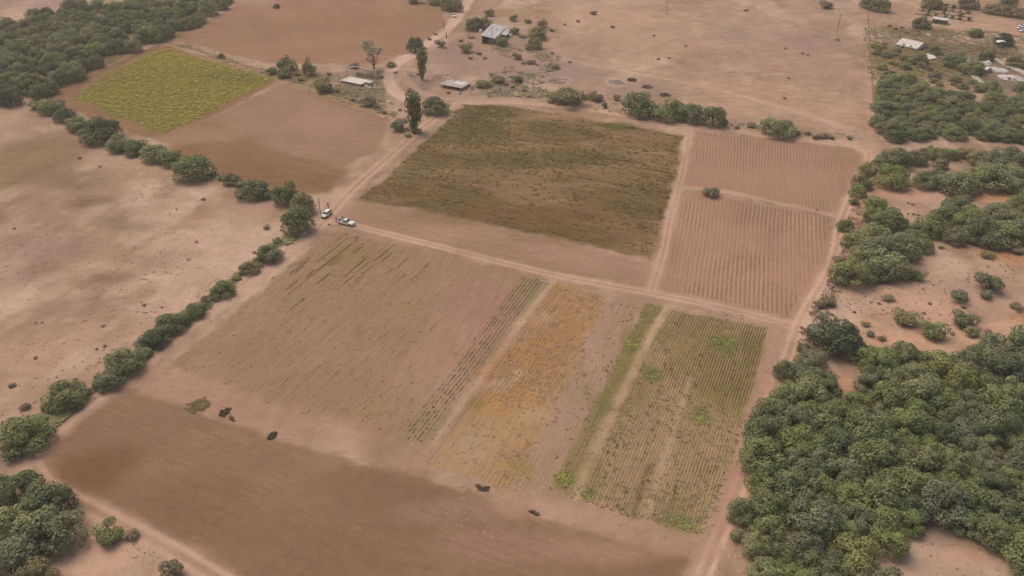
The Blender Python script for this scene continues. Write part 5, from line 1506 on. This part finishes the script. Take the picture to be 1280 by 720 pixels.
weed_heap(281, 516, [(-7, -3), (-2, -3.5), (3, -7), (6, -5), (5.5, 0), (4, 2), (2, 5), (-3, 5), (-6, 3.5), (-5, 1)], .5, 'dark brown weed heap next to the ochre straw patch')
weed_heap(290, 523, [(-4, -3), (0, -1), (5, 4), (0, 2), (-3, 0)], .25, 'thin dark tail of weeds just right of the star-shaped dark heap')
weed_heap(340, 545, [(-4, -3), (1, -5), (5, -4), (5, 2), (3, 4), (-5, 5)], .5, 'dark brown compact weed heap right of the star-shaped one')
weed_heap(603, 611, [(-9, -5), (-6, -5), (-4, -1), (2, 1), (4, -2), (9, -2), (8, 3), (0, 3), (-6, 0)], .3, 'dark curved weed heap at the near edge of the orange plot')
weed_heap(667, 641, [(-7, -2), (0, -3), (7, 2), (5, 4), (0, 1)], .3, 'dark flat weed heap between the orange plot and the green plot')
for (px, py, w, l) in [(790, 100, 14, 'upper left dark dirt mound on the plain above the green clump'), (809, 109, 16, 'middle dark dirt mound on the plain above the green clump'), (831, 119, 16, 'lower right dark dirt mound on the plain above the green clump')]:
    weed_heap(px, py, [(-w / 2, 0), (-w / 4, -2), (w / 4, -2), (w / 2, 0), (w / 4, 2), (-w / 4, 2)], .7, l)
weed_heap(688, 353, [(-14, -3), (-3, 0), (0, 1), (-4, 1.5)], .2, 'pale split of dry stalks on the edge of the cross track', PALEWOOD)
x, y = g(248, 508)
P = np.random.RandomState(5).normal(0, .85, (170, 2)) * [1.0, 1.1] + [x, y]
tag(tuft_field('straw_patch', P, .4, None, LEAF['yellow'], 50), 'ochre patch of dry straw beside the star-shaped dark heap', 'straw')
bpy.data.objects['straw_patch'].data.materials[0] = leaf_mat('straw_leaf', (.30, .19, .06))

# small things around the crossing
x, y = g(381, 292)
ib = thing('irrigation_box', 'pale open-topped irrigation box under the grey-green tree', 'irrigation box', (x, y, 0), .5)
for a, b, dd in ((0, .6, (1.5, .18, .8)), (0, -.6, (1.5, .18, .8)), (.66, 0, (.18, 1.02, .8)), (-.66, 0, (.18, 1.02, .8))): MB().box((a, b, .4), dd).build('side_wall', PALEC, ib)
MB().box((0, 0, .06), (1.1, 1.0, .1)).build('floor', DARK, ib)
for (px, py, s, m, l) in [(395, 280, .4, PALEC, 'small pale stone at the foot of the taller pale pole'), (411, 281, .28, EARTH, 'small dark stone on the crossing in front of the white vehicles'), (306, 125, .5, PALEC, 'white stone at the corner of the mustard field')]:
    x, y = g(px, py); mb = MB(); rr = random.Random(int(px)); rock(mb, (0, 0, s * .4), s, rr)
    rock(mb, (s * .7, s * .2, s * .2), s * .5, rr)
    o = tag(mb.build('boulder', m, None, .05), l, 'stone'); o.location = (x, y, .05)
# thin leaning mast wire beside the lone bush
x, y = g(898, 238)
# ------------------------------------------------------------------ orchard rows at the far right
for r_ in range(4):
    a = (1147 + r_ * 3 - 2, 17.5 - r_ * 4.2); b = (1216 - r_ * 1, 27 - r_ * 4.6)
    A = np.array(g(*a)); B = np.array(g(*b)); L = np.linalg.norm(B - A); d = (B - A) / L
    t = thing('trellis_row', f"{['nearest', 'second', 'third', 'farthest'][r_]} trellis row of the small orchard above the white-roofed shed", 'trellis', (A[0], A[1], 0), math.atan2(d[1], d[0]), 'trellis rows of the orchard')
    for i in range(8): MB().tube([(L * i / 7, 0, 0), (L * i / 7, 0, 1.5)], .09, 5).build('post', WOOD, t)
    MB().box((L / 2, 0, .12), (L, 1.1, .24)).build('bed', EARTH, t, .1)
    for zz in (.8, 1.4): MB().tube([(0, 0, zz), (L, 0, zz)], .03, 4).build('wire', WIRE, t)
    for i in range(7):
        if R.random() < .25: continue
        p = A + d * (L * (i + .5 + R.uniform(-.15, .15)) / 7); W = R.uniform(1.6, 3.6)
        plant('sapling', p[0], p[1], W, W * .9, 'bush', R.choice(['dry', 'olive', 'dark']), f"small dark sapling in the {['nearest', 'second', 'third', 'farthest'][r_]} trellis row of the orchard", 'sapling', 'saplings of the orchard')

# ------------------------------------------------------------------ light, air, camera
w = bpy.data.worlds.new('World'); scene.world = w; w.use_nodes = True
nt = w.node_tree; bg = nt.nodes['Background']
sky = nt.nodes.new('ShaderNodeTexSky'); sky.sky_type = 'NISHITA'; sky.sun_disc = False
SUN_EL, SUN_AZ = math.radians(58), math.radians(-50)      # azimuth from +Y towards +X
sky.sun_elevation = SUN_EL; sky.sun_rotation = SUN_AZ
sky.dust_density = 6.0; sky.air_density = 1.0; sky.ozone_density = .3; sky.altitude = 300
nt.links.new(sky.outputs[0], bg.inputs['Color']); bg.inputs['Strength'].default_value = .108
sd = bpy.data.lights.new('sun', 'SUN'); sd.energy = 1.15; sd.angle = math.radians(50); sd.color = (1.0, .965, .80)
so = bpy.data.objects.new('sun', sd); COL.objects.link(so)
dirv = Vector((math.sin(SUN_AZ) * math.cos(SUN_EL), math.cos(SUN_AZ) * math.cos(SUN_EL), math.sin(SUN_EL)))
so.rotation_euler = (-dirv).to_track_quat('-Z', 'Y').to_euler(); so.location = (0, 200, 300)

cd = bpy.data.cameras.new('camera'); cd.sensor_width = 36; cd.lens = 36 * F / 1280; cd.clip_end = 12000; cd.clip_start = .5
co = bpy.data.objects.new('camera', cd); COL.objects.link(co)
co.location = (0, 0, H); co.rotation_euler = (math.pi / 2 - PITCH, 0, 0)
scene.camera = co
scene.view_settings.view_transform = 'Standard'; scene.view_settings.look = 'None'
scene.view_settings.exposure = 0.24; scene.view_settings.gamma = 1.0; scene.view_settings.use_curve_mapping = False
scene.render.film_transparent = False
scene.cycles.max_bounces = 6

# thin dusty air round the whole place
hb_ = MB().box((0, 0, 56.5), (12600, 12600, 115))
hz = hb_.build('haze', None if False else bpy.data.materials.new('air')); hz['kind'] = 'stuff'
am = hz.data.materials[0]; am.use_nodes = True; n_ = am.node_tree
for q_ in list(n_.nodes):
    if q_.type == 'BSDF_PRINCIPLED': n_.nodes.remove(q_)
pv = n_.nodes.new('ShaderNodeVolumePrincipled'); pv.inputs['Density'].default_value = .00031; pv.inputs['Color'].default_value = (.95, .87, .72, 1); pv.inputs['Anisotropy'].default_value = .2
n_.links.new(pv.outputs[0], n_.nodes['Material Output'].inputs['Volume'])
hz.location = (0, 0, 0)
